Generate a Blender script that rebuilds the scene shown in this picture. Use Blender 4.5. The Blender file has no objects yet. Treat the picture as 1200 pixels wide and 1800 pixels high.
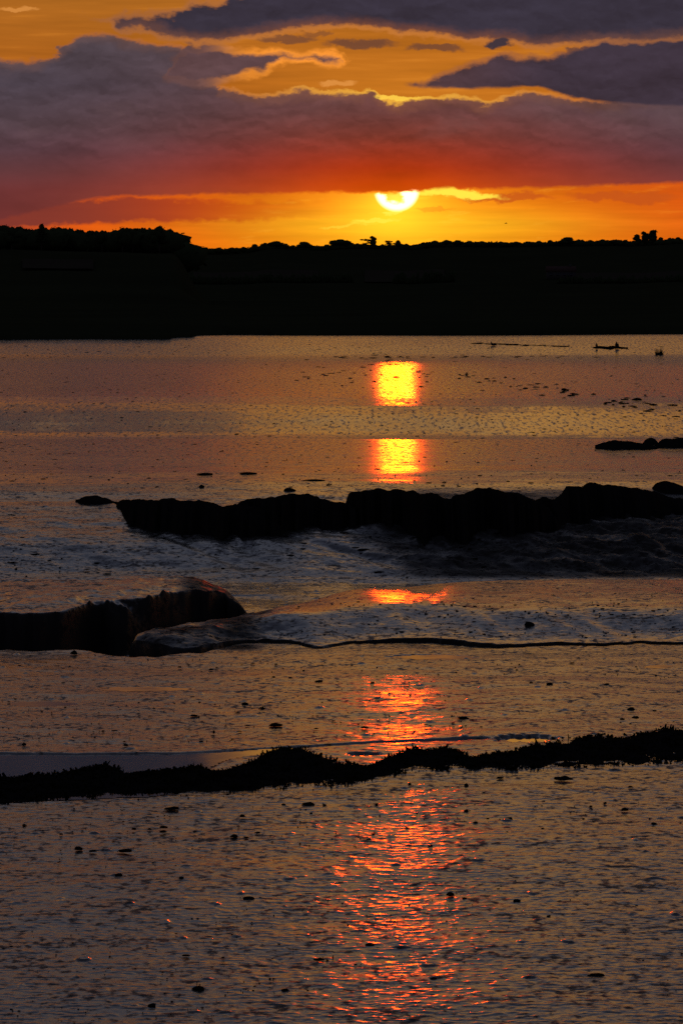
import bpy, bmesh, math, random
import numpy as np
from mathutils import Vector, Matrix

random.seed(7)
rng = np.random.default_rng(7)
SC = bpy.context.scene
COL = SC.collection

# ------------------------------------------------------------------ camera
F = 8000.0          # focal length in photograph pixels
CAMH = 3.5
HR = 520.0          # row of the true horizon in the photograph
cam_d = bpy.data.cameras.new('camera')
cam = bpy.data.objects.new('camera', cam_d)
COL.objects.link(cam)
cam.location = (0, 0, CAMH)
cam.rotation_euler = (math.pi / 2 - math.atan((900 - HR) / F), 0, 0)
cam_d.sensor_fit = 'HORIZONTAL'
cam_d.sensor_width = 36
cam_d.lens = 36 * F / 1200
cam_d.clip_start = 0.5
cam_d.clip_end = 30000
SC.camera = cam

SUN_P, SUN_R = 697.0, 345.0                 # where the sun stands
SUN_AZ = (SUN_P - 600) / F
SUN_EL = (HR - SUN_R) / F

SC.view_settings.view_transform = 'Standard'
SC.view_settings.look = 'None'
SC.view_settings.exposure = 0.0
SC.view_settings.gamma = 1.0
SC.view_settings.use_curve_mapping = False
SC.cycles.use_denoising = False
SC.cycles.max_bounces = 5
SC.cycles.sample_clamp_indirect = 4.0
SC.cycles.caustics_reflective = False
SC.cycles.caustics_refractive = False


def lin(c):
    out = []
    for v in c:
        v = v / 255.0
        out.append(v / 12.92 if v <= 0.04045 else ((v + 0.055) / 1.055) ** 2.4)
    return out


# ------------------------------------------------------------------ node helper
class G:
    """small arithmetic layer over a node tree"""
    def __init__(self, tree):
        self.t = tree

    def new(self, typ, **kw):
        n = self.t.nodes.new(typ)
        for k, v in kw.items():
            setattr(n, k, v)
        return n

    def put(self, sock, v):
        if isinstance(v, S):
            self.t.links.new(v.s, sock)
        elif hasattr(v, 'is_output'):
            self.t.links.new(v, sock)
        else:
            sock.default_value = v

    def m(self, op, *a):
        n = self.new('ShaderNodeMath', operation=op)
        for i, v in enumerate(a):
            self.put(n.inputs[i], v)
        return S(self, n.outputs[0])

    def ss(self, e0, e1, x):
        n = self.new('ShaderNodeMapRange', interpolation_type='SMOOTHSTEP')
        self.put(n.inputs['Value'], x)
        self.put(n.inputs['From Min'], e0)
        self.put(n.inputs['From Max'], e1)
        return S(self, n.outputs[0])

    def vec(self, x, y, z=0.0):
        n = self.new('ShaderNodeCombineXYZ')
        for i, v in enumerate((x, y, z)):
            self.put(n.inputs[i], v)
        return n.outputs[0]

    def noise(self, v, scale=1.0, detail=4, rough=0.55, color=False, dim='3D', dist=0.0):
        n = self.new('ShaderNodeTexNoise', noise_dimensions=dim)
        self.put(n.inputs['Vector'], v)
        n.inputs['Scale'].default_value = scale
        n.inputs['Detail'].default_value = detail
        n.inputs['Roughness'].default_value = rough
        n.inputs['Distortion'].default_value = dist
        if color:
            s = self.new('ShaderNodeSeparateColor')
            self.t.links.new(n.outputs['Color'], s.inputs[0])
            return S(self, s.outputs[0]), S(self, s.outputs[1])
        return S(self, n.outputs['Fac'])

    def ramp(self, x, stops):
        n = self.new('ShaderNodeValToRGB')
        self.put(n.inputs[0], x)
        e = n.color_ramp.elements
        while len(e) > 1:
            e.remove(e[0])
        e[0].position = stops[0][0]
        e[0].color = (*stops[0][1], 1)
        for p, c in stops[1:]:
            k = e.new(p)
            k.color = (*c, 1)
        return n.outputs[0]

    def curve(self, x, x0, x1, y0, y1, pts):
        """float curve through (x, y) points given in real units"""
        n = self.new('ShaderNodeFloatCurve')
        self.put(n.inputs['Value'], (x - x0) * (1.0 / (x1 - x0)))
        cu = n.mapping.curves[0]
        pts = sorted(pts)
        q = [((a - x0) / (x1 - x0), (b - y0) / (y1 - y0)) for a, b in pts]
        cu.points[0].location = (0.0, q[0][1])
        cu.points[1].location = (1.0, q[-1][1])
        for a, b in q:
            cu.points.new(a, b)
        for p in cu.points:
            p.handle_type = 'VECTOR'
        n.mapping.update()
        return S(self, n.outputs[0]) * (y1 - y0) + y0

    def mix(self, fac, a, b, mode='MIX'):
        n = self.new('ShaderNodeMix', data_type='RGBA', blend_type=mode)
        n.clamp_factor = True
        self.put(n.inputs[0], fac)
        for i, v in ((6, a), (7, b)):
            if isinstance(v, (tuple, list)):
                n.inputs[i].default_value = (*v[:3], 1)
            else:
                self.put(n.inputs[i], v)
        return n.outputs[2]

    def scale(self, c, f):
        n = self.new('ShaderNodeVectorMath', operation='SCALE')
        if isinstance(c, (tuple, list)):
            n.inputs[0].default_value = c[:3]
        else:
            self.put(n.inputs[0], c)
        self.put(n.inputs['Scale'], f)
        return n.outputs[0]

    def add(self, a, b):
        n = self.new('ShaderNodeVectorMath', operation='ADD')
        self.put(n.inputs[0], a)
        self.put(n.inputs[1], b)
        return n.outputs[0]


class S:
    def __init__(self, g, s):
        self.g, self.s = g, s

    def __add__(self, o): return self.g.m('ADD', self, o)
    def __radd__(self, o): return self.g.m('ADD', self, o)
    def __sub__(self, o): return self.g.m('SUBTRACT', self, o)
    def __rsub__(self, o): return self.g.m('SUBTRACT', o, self)
    def __mul__(self, o): return self.g.m('MULTIPLY', self, o)
    def __rmul__(self, o): return self.g.m('MULTIPLY', self, o)
    def __truediv__(self, o): return self.g.m('DIVIDE', self, o)
    def max(self, o): return self.g.m('MAXIMUM', self, o)
    def min(self, o): return self.g.m('MINIMUM', self, o)
    def exp(self): return self.g.m('EXPONENT', self)


# ------------------------------------------------------------------ world: sunset sky with cloud banks
world = bpy.data.worlds.new('World')
SC.world = world
world.use_nodes = True
world.cycles.sampling_method = 'MANUAL'
world.cycles.sample_map_resolution = 2048
wt = world.node_tree
wt.nodes.clear()
g = G(wt)
tc = g.new('ShaderNodeTexCoord')
sep = g.new('ShaderNodeSeparateXYZ')
wt.links.new(tc.outputs['Generated'], sep.inputs[0])
dx, dy, dz = (S(g, o) for o in sep.outputs)
P = g.m('ARCTAN2', dx, dy) * F + 600.0      # azimuth, in photograph pixels
R = g.m('ARCSINE', dz) * (-F) + HR          # elevation, as photograph row

# cloud-edge turbulence
cv = g.vec(P * 0.01, R * 0.016)
w1a, w1b = g.noise(cv, 1.0, 6, 0.58, color=True)
w2a, w2b = g.noise(cv, 4.0, 5, 0.62, color=True)
Pw = P + (w1a - 0.5) * 60.0 + (w2a - 0.5) * 26.0
Rw = R + (w1b - 0.5) * 34.0 + (w2b - 0.5) * 20.0
streak = g.noise(g.vec(P * 0.0035, R * 0.045), 1.0, 5, 0.55)
streak2 = g.noise(g.vec(P * 0.009 + R * 0.012, R * 0.05), 1.3, 5, 0.6)
billow = g.noise(g.vec(P * 0.006, R * 0.012), 1.0, 6, 0.55)
lay = g.noise(g.vec(P * 0.0022, R * 0.02), 1.0, 4, 0.5)

def relief(sx, sy, du, dv, det=5, rg_=0.56):
    a = g.noise(g.vec(Pw * sx, Rw * sy), 1.0, det, rg_)
    b = g.noise(g.vec((Pw + du) * sx, (Rw + dv) * sy), 1.0, det, rg_)
    return a - b


emb = relief(0.009, 0.018, -4.0, 10.0, 3, 0.5) * 0.9 + relief(0.024, 0.045, -2.0, 5.0, 2, 0.5) * 0.3

near = (((P - 720.0) * (P - 720.0)) * (-1.0 / (330.0 ** 2))).exp()
near_w = (((P - 690.0) * (P - 690.0)) * (-1.0 / (370.0 ** 2))).exp()
near_t = (((P - 700.0) * (P - 700.0)) * (-1.0 / (210.0 ** 2))).exp()

# clear sky: ramps over rows 520 (0.0) .. -2480 (1.0)
q = (HR - R) * (1.0 / 3000.0)
row = lambda r: (HR - r) / 3000.0
sky_near = g.ramp(q, [(row(520), lin((240, 122, 14))), (row(425), lin((247, 160, 20))), (row(395), lin((246, 182, 30))),
                      (row(360), lin((248, 146, 18))), (row(330), lin((236, 116, 16))), (row(190), lin((204, 120, 32))),
                      (row(90), lin((192, 111, 31))), (row(0), lin((180, 106, 32))), (row(-250), lin((230, 156, 62))), (row(-400), lin((252, 194, 94))),
                      (row(-520), lin((240, 176, 86))), (row(-720), lin((166, 138, 108))), (row(-1000), lin((116, 110, 112))), (row(-1500), lin((108, 112, 126))),
                      (row(-2480), lin((54, 60, 78)))])
sky_far = g.ramp(q, [(row(520), lin((214, 70, 14))), (row(430), lin((230, 92, 14))), (row(395), lin((226, 84, 18))),
                     (row(350), lin((214, 78, 18))), (row(190), lin((184, 98, 28))), (row(90), lin((176, 100, 30))),
                     (row(0), lin((178, 106, 34))), (row(-250), lin((205, 140, 64))), (row(-520), lin((196, 134, 64))), (row(-720), lin((138, 120, 104))), (row(-1000), lin((100, 98, 106))), (row(-1500), lin((98, 104, 120))), (row(-2480), lin((50, 56, 74)))])
col = g.mix(near, sky_far, sky_near)
col = g.scale(col, streak * 0.8 + 0.54)
# lit wisps in the low band and in the golden gap
wisp = g.ss(0.56, 0.74, streak2) * g.ss(300.0, 345.0, R)
col = g.mix(wisp * 0.45, col, g.mix(near, lin((236, 110, 24)), lin((252, 190, 48))))
wisp2 = g.ss(0.54, 0.72, streak) * g.ss(230.0, 190.0, R) * g.ss(-60.0, 40.0, R)
col = g.mix(wisp2 * 0.4, col, lin((212, 132, 44)))

# aureole of the sun in the air
ra = g.m('SQRT', (P - SUN_P) * (P - SUN_P) * 0.55 + (R - 352.0) * (R - 352.0))
aur = (ra * (-1.0 / 50.0)).exp()
col = g.add(col, g.scale(tuple(lin((255, 190, 40))), aur * 1.25 * g.ss(300, 340, R)))


def band(cx, cy, rx, ry, amount=1.0, slope=0.0, n=0.0):
    """soft lens of cloud, ragged by the turbulence"""
    a = (Pw - cx) * (1.0 / rx)
    b = (Rw - cy - (P - cx) * slope) * (1.0 / ry)
    d = g.m('SQRT', a * a + b * b)
    return g.ss(1.15, 0.62, d) * amount


# red streak clouds low on the left
lw = g.ss(640.0, 250.0, P)
m = g.ss(347.0, 357.0, Rw + (streak - 0.5) * 26.0) * g.ss(397.0, 387.0, Rw + P * 0.03 - 6.0) * lw
col = g.mix(m * 0.9, col, g.mix(g.ss(60, 480, P), lin((112, 48, 46)), lin((190, 64, 18))))
m = g.ss(392.0, 402.0, Rw + (streak - 0.5) * 14.0 - P * 0.02) * g.ss(170.0, 30.0, P)
col = g.mix(m * 0.7, col, lin((150, 56, 44)))
# thin brown clouds low on the right
for cx, cy, rx, ry, a in ((890, 347, 92, 8, .8), (1092, 346, 98, 10, .85), (760, 366, 40, 3, .3)):
    col = g.mix(band(cx, cy, rx, ry, a), col, lin((196, 84, 26)))
# yellow streaks beside and under the sun
for cx, cy, rx, ry, a, sl in ((800, 341, 90, 8, .9, .05), (660, 388, 52, 4, .6, -.12), (690, 372, 20, 4, .9, 0), (610, 398, 40, 3, .3, -.1)):
    col = g.mix(band(cx, cy, rx, ry, a, sl), col, tuple(c * 1.15 for c in lin((255, 226, 70))))

# the sun's disc
rs = g.m('SQRT', (P - SUN_P) * (P - SUN_P) + (R - 334.0) * (R - 334.0) * 1.1)
disc = g.ss(42.0, 33.0, rs)
bite = band(691, 338, 17, 17, 1.0)
disc = disc * (1.0 - bite * 0.95) * g.ss(334.0, 340.0, Rw + (P - 697.0) * 0.10)
col = g.mix(disc, col, (5.0, 2.2, 1.02))

# main bank --------------------------------------------------------------
CX0, CX1 = -400.0, 1600.0
top = g.curve(Pw, CX0, CX1, -100, 500, [(-300, 120), (0, 103), (45, 112), (70, 110), (92, 98), (100, 84), (128, 66), (158, 58), (190, 64), (250, 72),
      (310, 78), (350, 92), (368, 120), (376, 150), (400, 160), (430, 168), (460, 168), (500, 160), (540, 158), (600, 164), (640, 164),
      (655, 159), (672, 170), (690, 180), (715, 176), (750, 171), (800, 172), (840, 172), (862, 182), (885, 176), (910, 166), (960, 168),
      (1000, 172), (1060, 178), (1120, 176), (1200, 170), (1400, 160)])
bot = g.curve(P, CX0, CX1, -100, 500, [(-200, 400), (0, 386), (60, 372), (140, 352), (200, 345), (300, 343), (400, 341), (500, 339), (560, 338), (640, 338),
      (700, 338), (760, 333), (830, 332), (920, 330), (1000, 328), (1100, 324), (1200, 321), (1500, 314)])
tb = Rw - top
m_top = g.ss(-4.0, 8.0, tb)
m_bot = g.ss(4.0, -4.0, R + (w2b - 0.5) * 12.0 + (w1b - 0.5) * 8.0 - bot)
q2 = (R - 40.0) * (1.0 / 380.0)
r2 = lambda r: (r - 40.0) / 380.0
bank_near = g.ramp(q2, [(r2(60), lin((86, 70, 76))), (r2(160), lin((100, 66, 66))), (r2(200), lin((110, 64, 62))), (r2(240), lin((128, 56, 46))),
                        (r2(268), lin((154, 52, 32))), (r2(295), lin((180, 54, 18))), (r2(325), lin((210, 72, 8))), (r2(345), lin((218, 84, 8)))])
bank_far = g.ramp(q2, [(r2(60), lin((78, 69, 78))), (r2(150), lin((72, 65, 77))), (r2(220), lin((78, 64, 73))), (r2(265), lin((82, 60, 70))),
                       (r2(300), lin((92, 56, 62))), (r2(335), lin((104, 50, 54))), (r2(390), lin((104, 46, 48)))])
bank = g.mix(near_w, bank_far, bank_near)
bank = g.scale(bank, billow * 0.62 + lay * 0.4 + 0.42 + emb * g.ss(330.0, 230.0, R) * 1.5)
puff = g.ss(0.52, 0.68, billow) * g.ss(290.0, 200.0, R)
bank = g.mix(puff * 0.22, bank, lin((108, 82, 82)))
skin = g.ss(26.0, 0.0, tb)
bank = g.mix(skin * 0.45, bank, g.mix(near_w, lin((112, 80, 72)), lin((150, 92, 62))))
col = g.mix(m_top * m_bot, col, bank)
# sunlit rim along the bank's top near the sun, and its ragged lower lip
rim = g.ss(-4.0, 1.0, tb) * g.ss(8.0, 1.0, tb) * (near_w * 0.8 + 0.12)
col = g.mix(rim * 0.8, col, g.mix(near_t, lin((214, 120, 54)), lin((255, 190, 66))))
col = g.mix(band(700, 174, 38, 5, .9), col, lin((255, 206, 74)))

# long finger of cloud, small scraps, dark cloud on the right -------------------
ft = g.curve(Pw, CX0, CX1, -100, 500, [(-300, 300), (240, 250), (300, 110), (335, 80), (380, 80), (430, 94), (460, 92), (500, 94), (540, 96), (580, 93), (602, 102), (616, 118), (640, 170), (1500, 300)])
fb = g.curve(Pw, CX0, CX1, -100, 500, [(-300, 100), (240, 120), (340, 150), (380, 146), (420, 142), (460, 136), (478, 124), (500, 112), (540, 110), (570, 117), (596, 116), (616, 106), (640, 80), (1500, 60)])
df = (Rw - ft).min(fb - Rw)
mf = g.ss(-9, 3, df)
fin = g.mix(g.ss(0, 13, df).max(g.ss(440, 340, P) * 0.8), g.mix(g.ss(330, 450, P), lin((120, 80, 66)), lin((244, 146, 50))), lin((90, 66, 70)))
col = g.mix(mf, col, g.scale(fin, billow * 0.7 + 0.62 + emb * 1.5))
for cx, cy, rx, ry, a in ((632, 80, 66, 9, .8), (500, 70, 60, 8, .7), (764, 88, 56, 7, .75), (560, 62, 30, 6, .5), (1020, 92, 26, 8, .8)):
    col = g.mix(band(cx, cy, rx, ry, a), col, lin((96, 62, 52)))
for cx, cy, rx, ry, a in ((594, 150, 34, 6, .55), (32, 20, 36, 6, .5), (1104, 180, 20, 4, .8)):
    col = g.mix(band(cx, cy, rx, ry, a), col, lin((238, 160, 80)))

rt = g.curve(Pw, CX0, CX1, -100, 500, [(-300, 300), (600, 220), (722, 153), (770, 130), (830, 110), (890, 99), (960, 97), (1000, 92), (1040, 80), (1080, 66), (1200, 52), (1500, 40)])
rb = g.curve(P, CX0, CX1, -100, 500, [(-300, 160), (700, 151), (740, 154), (800, 156), (900, 154), (945, 152), (968, 160), (1000, 170), (1060, 180), (1200, 188), (1500, 190)])
mr = g.ss(-6, 10, Rw - rt) * g.ss(4, -3, R + (w2b - 0.5) * 9.0 - rb)
mrr = g.ss(-5, 2, Rw - rt) * g.ss(12, 2, Rw - rt) * g.ss(1050, 850, P) * g.ss(715, 760, P)
col = g.mix(mr, col, g.scale(g.mix(g.ss(720, 1000, P), lin((80, 58, 64)), lin((58, 50, 64))), billow * 0.6 + lay * 0.3 + 0.5 + emb * 1.4))

col = g.mix(mrr * 0.5, col, lin((190, 112, 54)))
# upper cloud deck, running on above the picture ----------------------------------
ub = g.curve(Pw, CX0, CX1, -100, 500, [(-300, -60), (120, 20), (182, 38), (215, 58), (250, 54), (300, 68), (350, 74), (385, 74), (430, 66), (500, 58), (550, 52), (585, 50), (640, 52),
      (690, 62), (740, 66), (800, 70), (860, 76), (920, 80), (965, 84), (1010, 80), (1100, 76), (1200, 70), (1500, 50)])
ut = g.curve(P, CX0, CX1, -600, 200, [(-350, 40), (60, 40), (120, 38), (185, 36), (215, 32), (260, 38), (310, 26), (340, 14), (380, 4), (420, -16), (470, -40), (560, -80), (700, -120), (1000, -150), (1500, -120)])
mu = g.ss(8, -8, Rw - ub) * g.ss(-10, 12, R + (w1b - 0.5) * 70.0 + (w2b - 0.5) * 24.0 - ut)
# the deck higher up: ragged altocumulus over golden gaps
hi = g.noise(g.vec(P * 0.0016, R * 0.0062), 1.0, 6, 0.56)
swell = (((P - 90.0) * (P - 90.0)) * (-1.0 / 430.0 ** 2) + ((R + 320.0) * (R + 320.0)) * (-1.0 / 150.0 ** 2)).exp()
thr = g.ss(-100.0, -1500.0, R) * -0.07 + 0.54 - swell * 0.34
mh = g.ss(0.0, 0.10, hi - thr) * g.ss(-20.0, -150.0, R + (w1b - 0.5) * 60.0)
deck = g.mix(g.ss(-450, -1300, R), g.mix(g.ss(-60, -280, R), lin((52, 49, 64)), lin((37, 44, 61))), lin((78, 80, 96)))
deck = g.scale(deck, billow * 0.7 + lay * 0.3 + 0.45 + emb * 1.3)
mu = mu.max(mh)
dub = g.ss(26.0, 2.0, ub - Rw) * g.ss(-40.0, 10.0, R)
deck = g.mix(dub * 0.55, deck, g.mix(near_w, lin((112, 76, 64)), lin((140, 80, 50))))
col = g.mix(mu, col, deck)
rimu = (mu * (1.0 - mu) * 4.0) * g.ss(-600.0, -100.0, R)
col = g.mix(rimu * 0.5, col, g.mix(near_w, lin((170, 104, 60)), lin((226, 138, 56))))
col = g.mix(band(880, 80, 24, 10, 1.0), col, lin((60, 50, 60)))

# away from the sunset the dome fades to dusk
dusk = g.ramp(g.m('ABSOLUTE', dz), [(0.0, lin((74, 62, 72))), (0.25, lin((58, 60, 76))), (1.0, lin((44, 50, 68)))])
col = g.mix(g.ss(0.80, 0.1, dy), col, dusk)
col = g.mix(g.ss(0.0, -0.02, dz), col, lin((20, 16, 14)))

# clear-air term of the physical sky
nish = g.new('ShaderNodeTexSky', sky_type='NISHITA')
nish.sun_disc = False
nish.sun_elevation = SUN_EL
nish.sun_rotation = SUN_AZ
nish.altitude = 5
wmix = g.add(g.scale(col, 10.0), g.scale(nish.outputs[0], 0.004))
bg = g.new('ShaderNodeBackground')
wt.links.new(wmix, bg.inputs['Color'])
bg.inputs['Strength'].default_value = 0.1
wo = g.new('ShaderNodeOutputWorld')
wt.links.new(bg.outputs[0], wo.inputs['Surface'])

# ------------------------------------------------------------------ sun lamp (low, half veiled by the bank)
ld = bpy.data.lights.new('sun', 'SUN')
ld.energy = 0.022
ld.angle = math.radians(0.46)
ld.color = (1.0, 0.052, 0.0003)
lo = bpy.data.objects.new('sun', ld)
COL.objects.link(lo)
LAMP_EL = (HR - 352) / F
sd = Vector((math.sin(SUN_AZ) * math.cos(LAMP_EL), math.cos(SUN_AZ) * math.cos(LAMP_EL), math.sin(LAMP_EL)))
lo.rotation_euler = (-sd).to_track_quat('-Z', 'Y').to_euler()
lo.location = (100, 0, 60)


# ------------------------------------------------------------------ helpers
def link(o, parent=None):
    COL.objects.link(o)
    if parent is not None:
        o.parent = parent
    return o


def tag(o, label=None, cat=None, group=None, kind=None):
    if label: o['label'] = label
    if cat: o['category'] = cat
    if group: o['group'] = group
    if kind: o['kind'] = kind
    return o


def np_mesh(name, verts, faces, smooth=True):
    """verts (n,3), faces (m,3) or (m,4) arrays"""
    me = bpy.data.meshes.new(name)
    verts = np.asarray(verts, dtype=np.float32)
    faces = np.asarray(faces, dtype=np.int32)
    k = faces.shape[1]
    me.vertices.add(len(verts))
    me.vertices.foreach_set('co', verts.ravel())
    me.loops.add(faces.size)
    me.loops.foreach_set('vertex_index', faces.ravel())
    me.polygons.add(len(faces))
    me.polygons.foreach_set('loop_start', np.arange(0, faces.size, k, dtype=np.int32))
    me.polygons.foreach_set('loop_total', np.full(len(faces), k, dtype=np.int32))
    if smooth:
        me.polygons.foreach_set('use_smooth', np.ones(len(faces), dtype=bool))
    me.update(calc_edges=True)
    return me


def obj(name, me, mat, parent=None, loc=None):
    o = bpy.data.objects.new(name, me)
    if mat is not None and not me.materials:
        me.materials.append(mat)
    if loc is not None:
        o.location = loc
    return link(o, parent)


def grid_faces(nr, nc):
    i = np.arange(nr - 1)[:, None] * nc + np.arange(nc - 1)[None, :]
    return np.stack([i, i + 1, i + nc + 1, i + nc], -1).reshape(-1, 4)


def sst(e0, e1, x):
    t = np.clip((x - e0) / (e1 - e0), 0, 1)
    return t * t * (3 - 2 * t)


_perm = np.random.default_rng(3).permutation(4096)
_gr = np.random.default_rng(4).uniform(0, 2 * np.pi, 4096)
_gx, _gy = np.cos(_gr), np.sin(_gr)


def perlin(x, y, seed=0):
    xi = np.floor(x).astype(np.int64); yi = np.floor(y).astype(np.int64)
    fx = x - xi; fy = y - yi
    u = fx * fx * fx * (fx * (fx * 6 - 15) + 10); v = fy * fy * fy * (fy * (fy * 6 - 15) + 10)

    def gd(ix, iy, ax, ay):
        h = _perm[(_perm[(ix + seed * 131) & 4095] + iy) & 4095]
        return _gx[h] * ax + _gy[h] * ay
    a = gd(xi, yi, fx, fy); b = gd(xi + 1, yi, fx - 1, fy)
    c = gd(xi, yi + 1, fx, fy - 1); d = gd(xi + 1, yi + 1, fx - 1, fy - 1)
    return (a + u * (b - a)) * (1 - v) + (c + u * (d - c)) * v


def fbm(x, y, seed=0, octv=4, gain=0.5):
    s = 0; a = 1.0; f = 1.0
    for k in range(octv):
        s = s + a * perlin(x * f, y * f, seed + k)
        a *= gain; f *= 2.03
    return s


def Yrow(r, z=0.0):
    return F * (CAMH - z) / (r - HR)


def gp(p, r, z=0.0):
    y = Yrow(r, z)
    return Vector(((p - 600) / F * y, y, z))


def interp(x, pts):
    """monotone cubic through the points"""
    a = np.array(sorted(pts), dtype=float)
    X, Y = a[:, 0], a[:, 1]
    h = np.diff(X); h[h == 0] = 1e-6
    d = np.diff(Y) / h
    m = np.zeros(len(X))
    m[0], m[-1] = d[0], d[-1]
    if len(X) > 2:
        w1 = 2 * h[1:] + h[:-1]; w2 = h[1:] + 2 * h[:-1]
        ok = d[:-1] * d[1:] > 0
        with np.errstate(divide='ignore', invalid='ignore'):
            hm = (w1 + w2) / (w1 / d[:-1] + w2 / d[1:])
        m[1:-1] = np.where(ok, hm, 0)
    x = np.clip(np.asarray(x, dtype=float), X[0], X[-1])
    i = np.clip(np.searchsorted(X, x, side='right') - 1, 0, len(X) - 2)
    t = (x - X[i]) / h[i]
    t2, t3 = t * t, t * t * t
    return (2 * t3 - 3 * t2 + 1) * Y[i] + (t3 - 2 * t2 + t) * h[i] * m[i] + (-2 * t3 + 3 * t2) * Y[i + 1] + (t3 - t2) * h[i] * m[i + 1]


# ------------------------------------------------------------------ materials
def mud_material(name, base, rough_attr=True, rough=0.15, ripple=0.03, spec_ior=1.36, dry=0.25):
    m = bpy.data.materials.new(name)
    m.use_nodes = True
    t = m.node_tree
    h = G(t)
    b = t.nodes['Principled BSDF']
    geo = h.new('ShaderNodeNewGeometry')
    pos = geo.outputs['Position']
    n1 = h.noise(pos, 1.7, 5, 0.6)
    n2 = h.noise(pos, 14.0, 3, 0.6)
    c = h.mix(n1, tuple(x * 0.7 for x in base), tuple(x * 1.3 for x in base))
    h.put(b.inputs['Base Color'], c)
    b.inputs['IOR'].default_value = spec_ior
    if rough_attr:
        a = h.new('ShaderNodeAttribute', attribute_name='gloss')
        sp = h.new('ShaderNodeSeparateXYZ')
        t.links.new(a.outputs['Vector'], sp.inputs[0])
        ro, ri = S(h, sp.outputs[0]), S(h, sp.outputs[1])
        spk = h.noise(h.new('ShaderNodeVectorMath', operation='MULTIPLY').outputs[0], 1.0, 3, 0.6)
        mul = t.nodes[-2]
        mul.inputs[1].default_value = (15.0, 8.5, 15.0)
        t.links.new(pos, mul.inputs[0])
        spk2 = h.noise(pos, 2.1, 3, 0.6)
        spot = h.ss(0.50, 0.62, spk * 0.65 + spk2 * 0.35)
        sq = h.new('ShaderNodeSeparateXYZ')
        t.links.new(pos, sq.inputs[0])
        pfar = h.ss(74.0, 100.0, S(h, sq.outputs[1]))
        spf = h.noise(h.vec(S(h, sq.outputs[0]) * 9.0, S(h, sq.outputs[1]) * 1.25, 3.0), 1.0, 4, 0.75)
        spot = (spot * (1.0 - pfar)).max(h.ss(0.49, 0.66, spf) * pfar * 0.85)
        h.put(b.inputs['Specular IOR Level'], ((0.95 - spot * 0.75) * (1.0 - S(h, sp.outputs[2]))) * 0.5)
    else:
        ro, ri = rough, ripple
    dryp = h.ss(0.60, 0.72, n2) * h.ss(0.45, 0.6, n1)
    rough_sum = dryp * dry + ro
    if rough_attr:
        rough_sum = rough_sum + spot * 0.30
    h.put(b.inputs['Roughness'], rough_sum)
    # fine relief as slopes, at three sizes
    tot = geo.outputs['Normal']
    for sc, k in ((9.0, 0.9), (34.0, 0.8), (120.0, 0.5)):
        nx, ny = h.noise(pos, sc, 2, 0.5, color=True)
        f = h.vec((nx - 0.5) * ri * k, (ny - 0.5) * ri * k, 0.0)
        tot = h.add(tot, f)
    if rough_attr:
        # the far flats carry broader, drifted unevenness
        sy = h.new('ShaderNodeSeparateXYZ')
        t.links.new(pos, sy.inputs[0])
        farw = h.ss(74.0, 100.0, S(h, sy.outputs[1]))
        for sx, sc, k in ((3.2, 0.22, 0.016), (7.5, 0.7, 0.030)):
            pv = h.vec(S(h, sy.outputs[0]) * sx, S(h, sy.outputs[1]) * sc, sx)
            nx, ny = h.noise(pv, 1.0, 2, 0.6, color=True)
            f = h.vec((nx - 0.5) * farw * (k * .5), (ny - 0.5) * farw * k, 0.0)
            tot = h.add(tot, f)
    nrm = h.new('ShaderNodeVectorMath', operation='NORMALIZE')
    t.links.new(tot, nrm.inputs[0])
    t.links.new(nrm.outputs[0], b.inputs['Normal'])
    return m


def plain_material(name, base, rough=0.9, spec=0.2, var=0.35, scale=3.0, bump=0.0):
    m = bpy.data.materials.new(name)
    m.use_nodes = True
    t = m.node_tree
    h = G(t)
    tcn = h.new('ShaderNodeTexCoord')
    n = h.noise(tcn.outputs['Object'], scale, 4, 0.6)
    c = h.mix(n, tuple(x * (1 - var) for x in base), tuple(x * (1 + var) for x in base))
    if spec < 0.25:
        b = h.new('ShaderNodeBsdfDiffuse')
        h.put(b.inputs['Color'], c)
        t.links.new(b.outputs[0], t.nodes['Material Output'].inputs['Surface'])
    else:
        b = t.nodes['Principled BSDF']
        h.put(b.inputs['Base Color'], c)
        b.inputs['Roughness'].default_value = rough
        b.inputs['Specular IOR Level'].default_value = spec
    if bump:
        bn = h.new('ShaderNodeBump')
        bn.inputs['Strength'].default_value = bump
        bn.inputs['Distance'].default_value = 0.05
        h.put(bn.inputs['Height'], n)
        t.links.new(bn.outputs[0], b.inputs['Normal'])
    return m


M_mud = mud_material('wet_mud', (0.030, 0.026, 0.022))
M_mound = plain_material('marsh_turf_mud', (0.020, 0.017, 0.014), 0.85, 0.1, 0.4, 6.0, 0.6)
M_clod = plain_material('dark_mud_clod', (0.018, 0.015, 0.013), 0.7, 0.1, 0.4, 20.0)
M_weed = plain_material('bladder_weed', (0.022, 0.019, 0.010), 0.6, 0.1, 0.4, 12.0)
M_land = plain_material('marsh_land', (0.035, 0.038, 0.018), 0.95, 0.05, 0.35, 0.02)
M_field = plain_material('stubble_field', (0.05, 0.042, 0.028), 0.95, 0.05, 0.2, 0.05)
M_leaf = plain_material('tree_leaves', (0.045, 0.060, 0.025), 0.8, 0.1, 0.4, 0.6)
M_bark = plain_material('tree_bark', (0.06, 0.05, 0.04), 0.9, 0.1, 0.3, 2.0)
M_bird = plain_material('bird_feathers', (0.05, 0.045, 0.04), 0.8, 0.1, 0.3, 20.0)
M_beak = plain_material('bird_beak', (0.25, 0.16, 0.05), 0.5, 0.3, 0.1, 20.0)
M_wall = plain_material('farm_wall', (0.08, 0.075, 0.07), 0.9, 0.1, 0.1, 1.0)
M_roof = plain_material('farm_roof', (0.10, 0.06, 0.05), 0.9, 0.1, 0.2, 1.0)
M_glass = plain_material('window_glass', (0.03, 0.03, 0.04), 0.1, 0.5, 0.1, 1.0)

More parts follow.
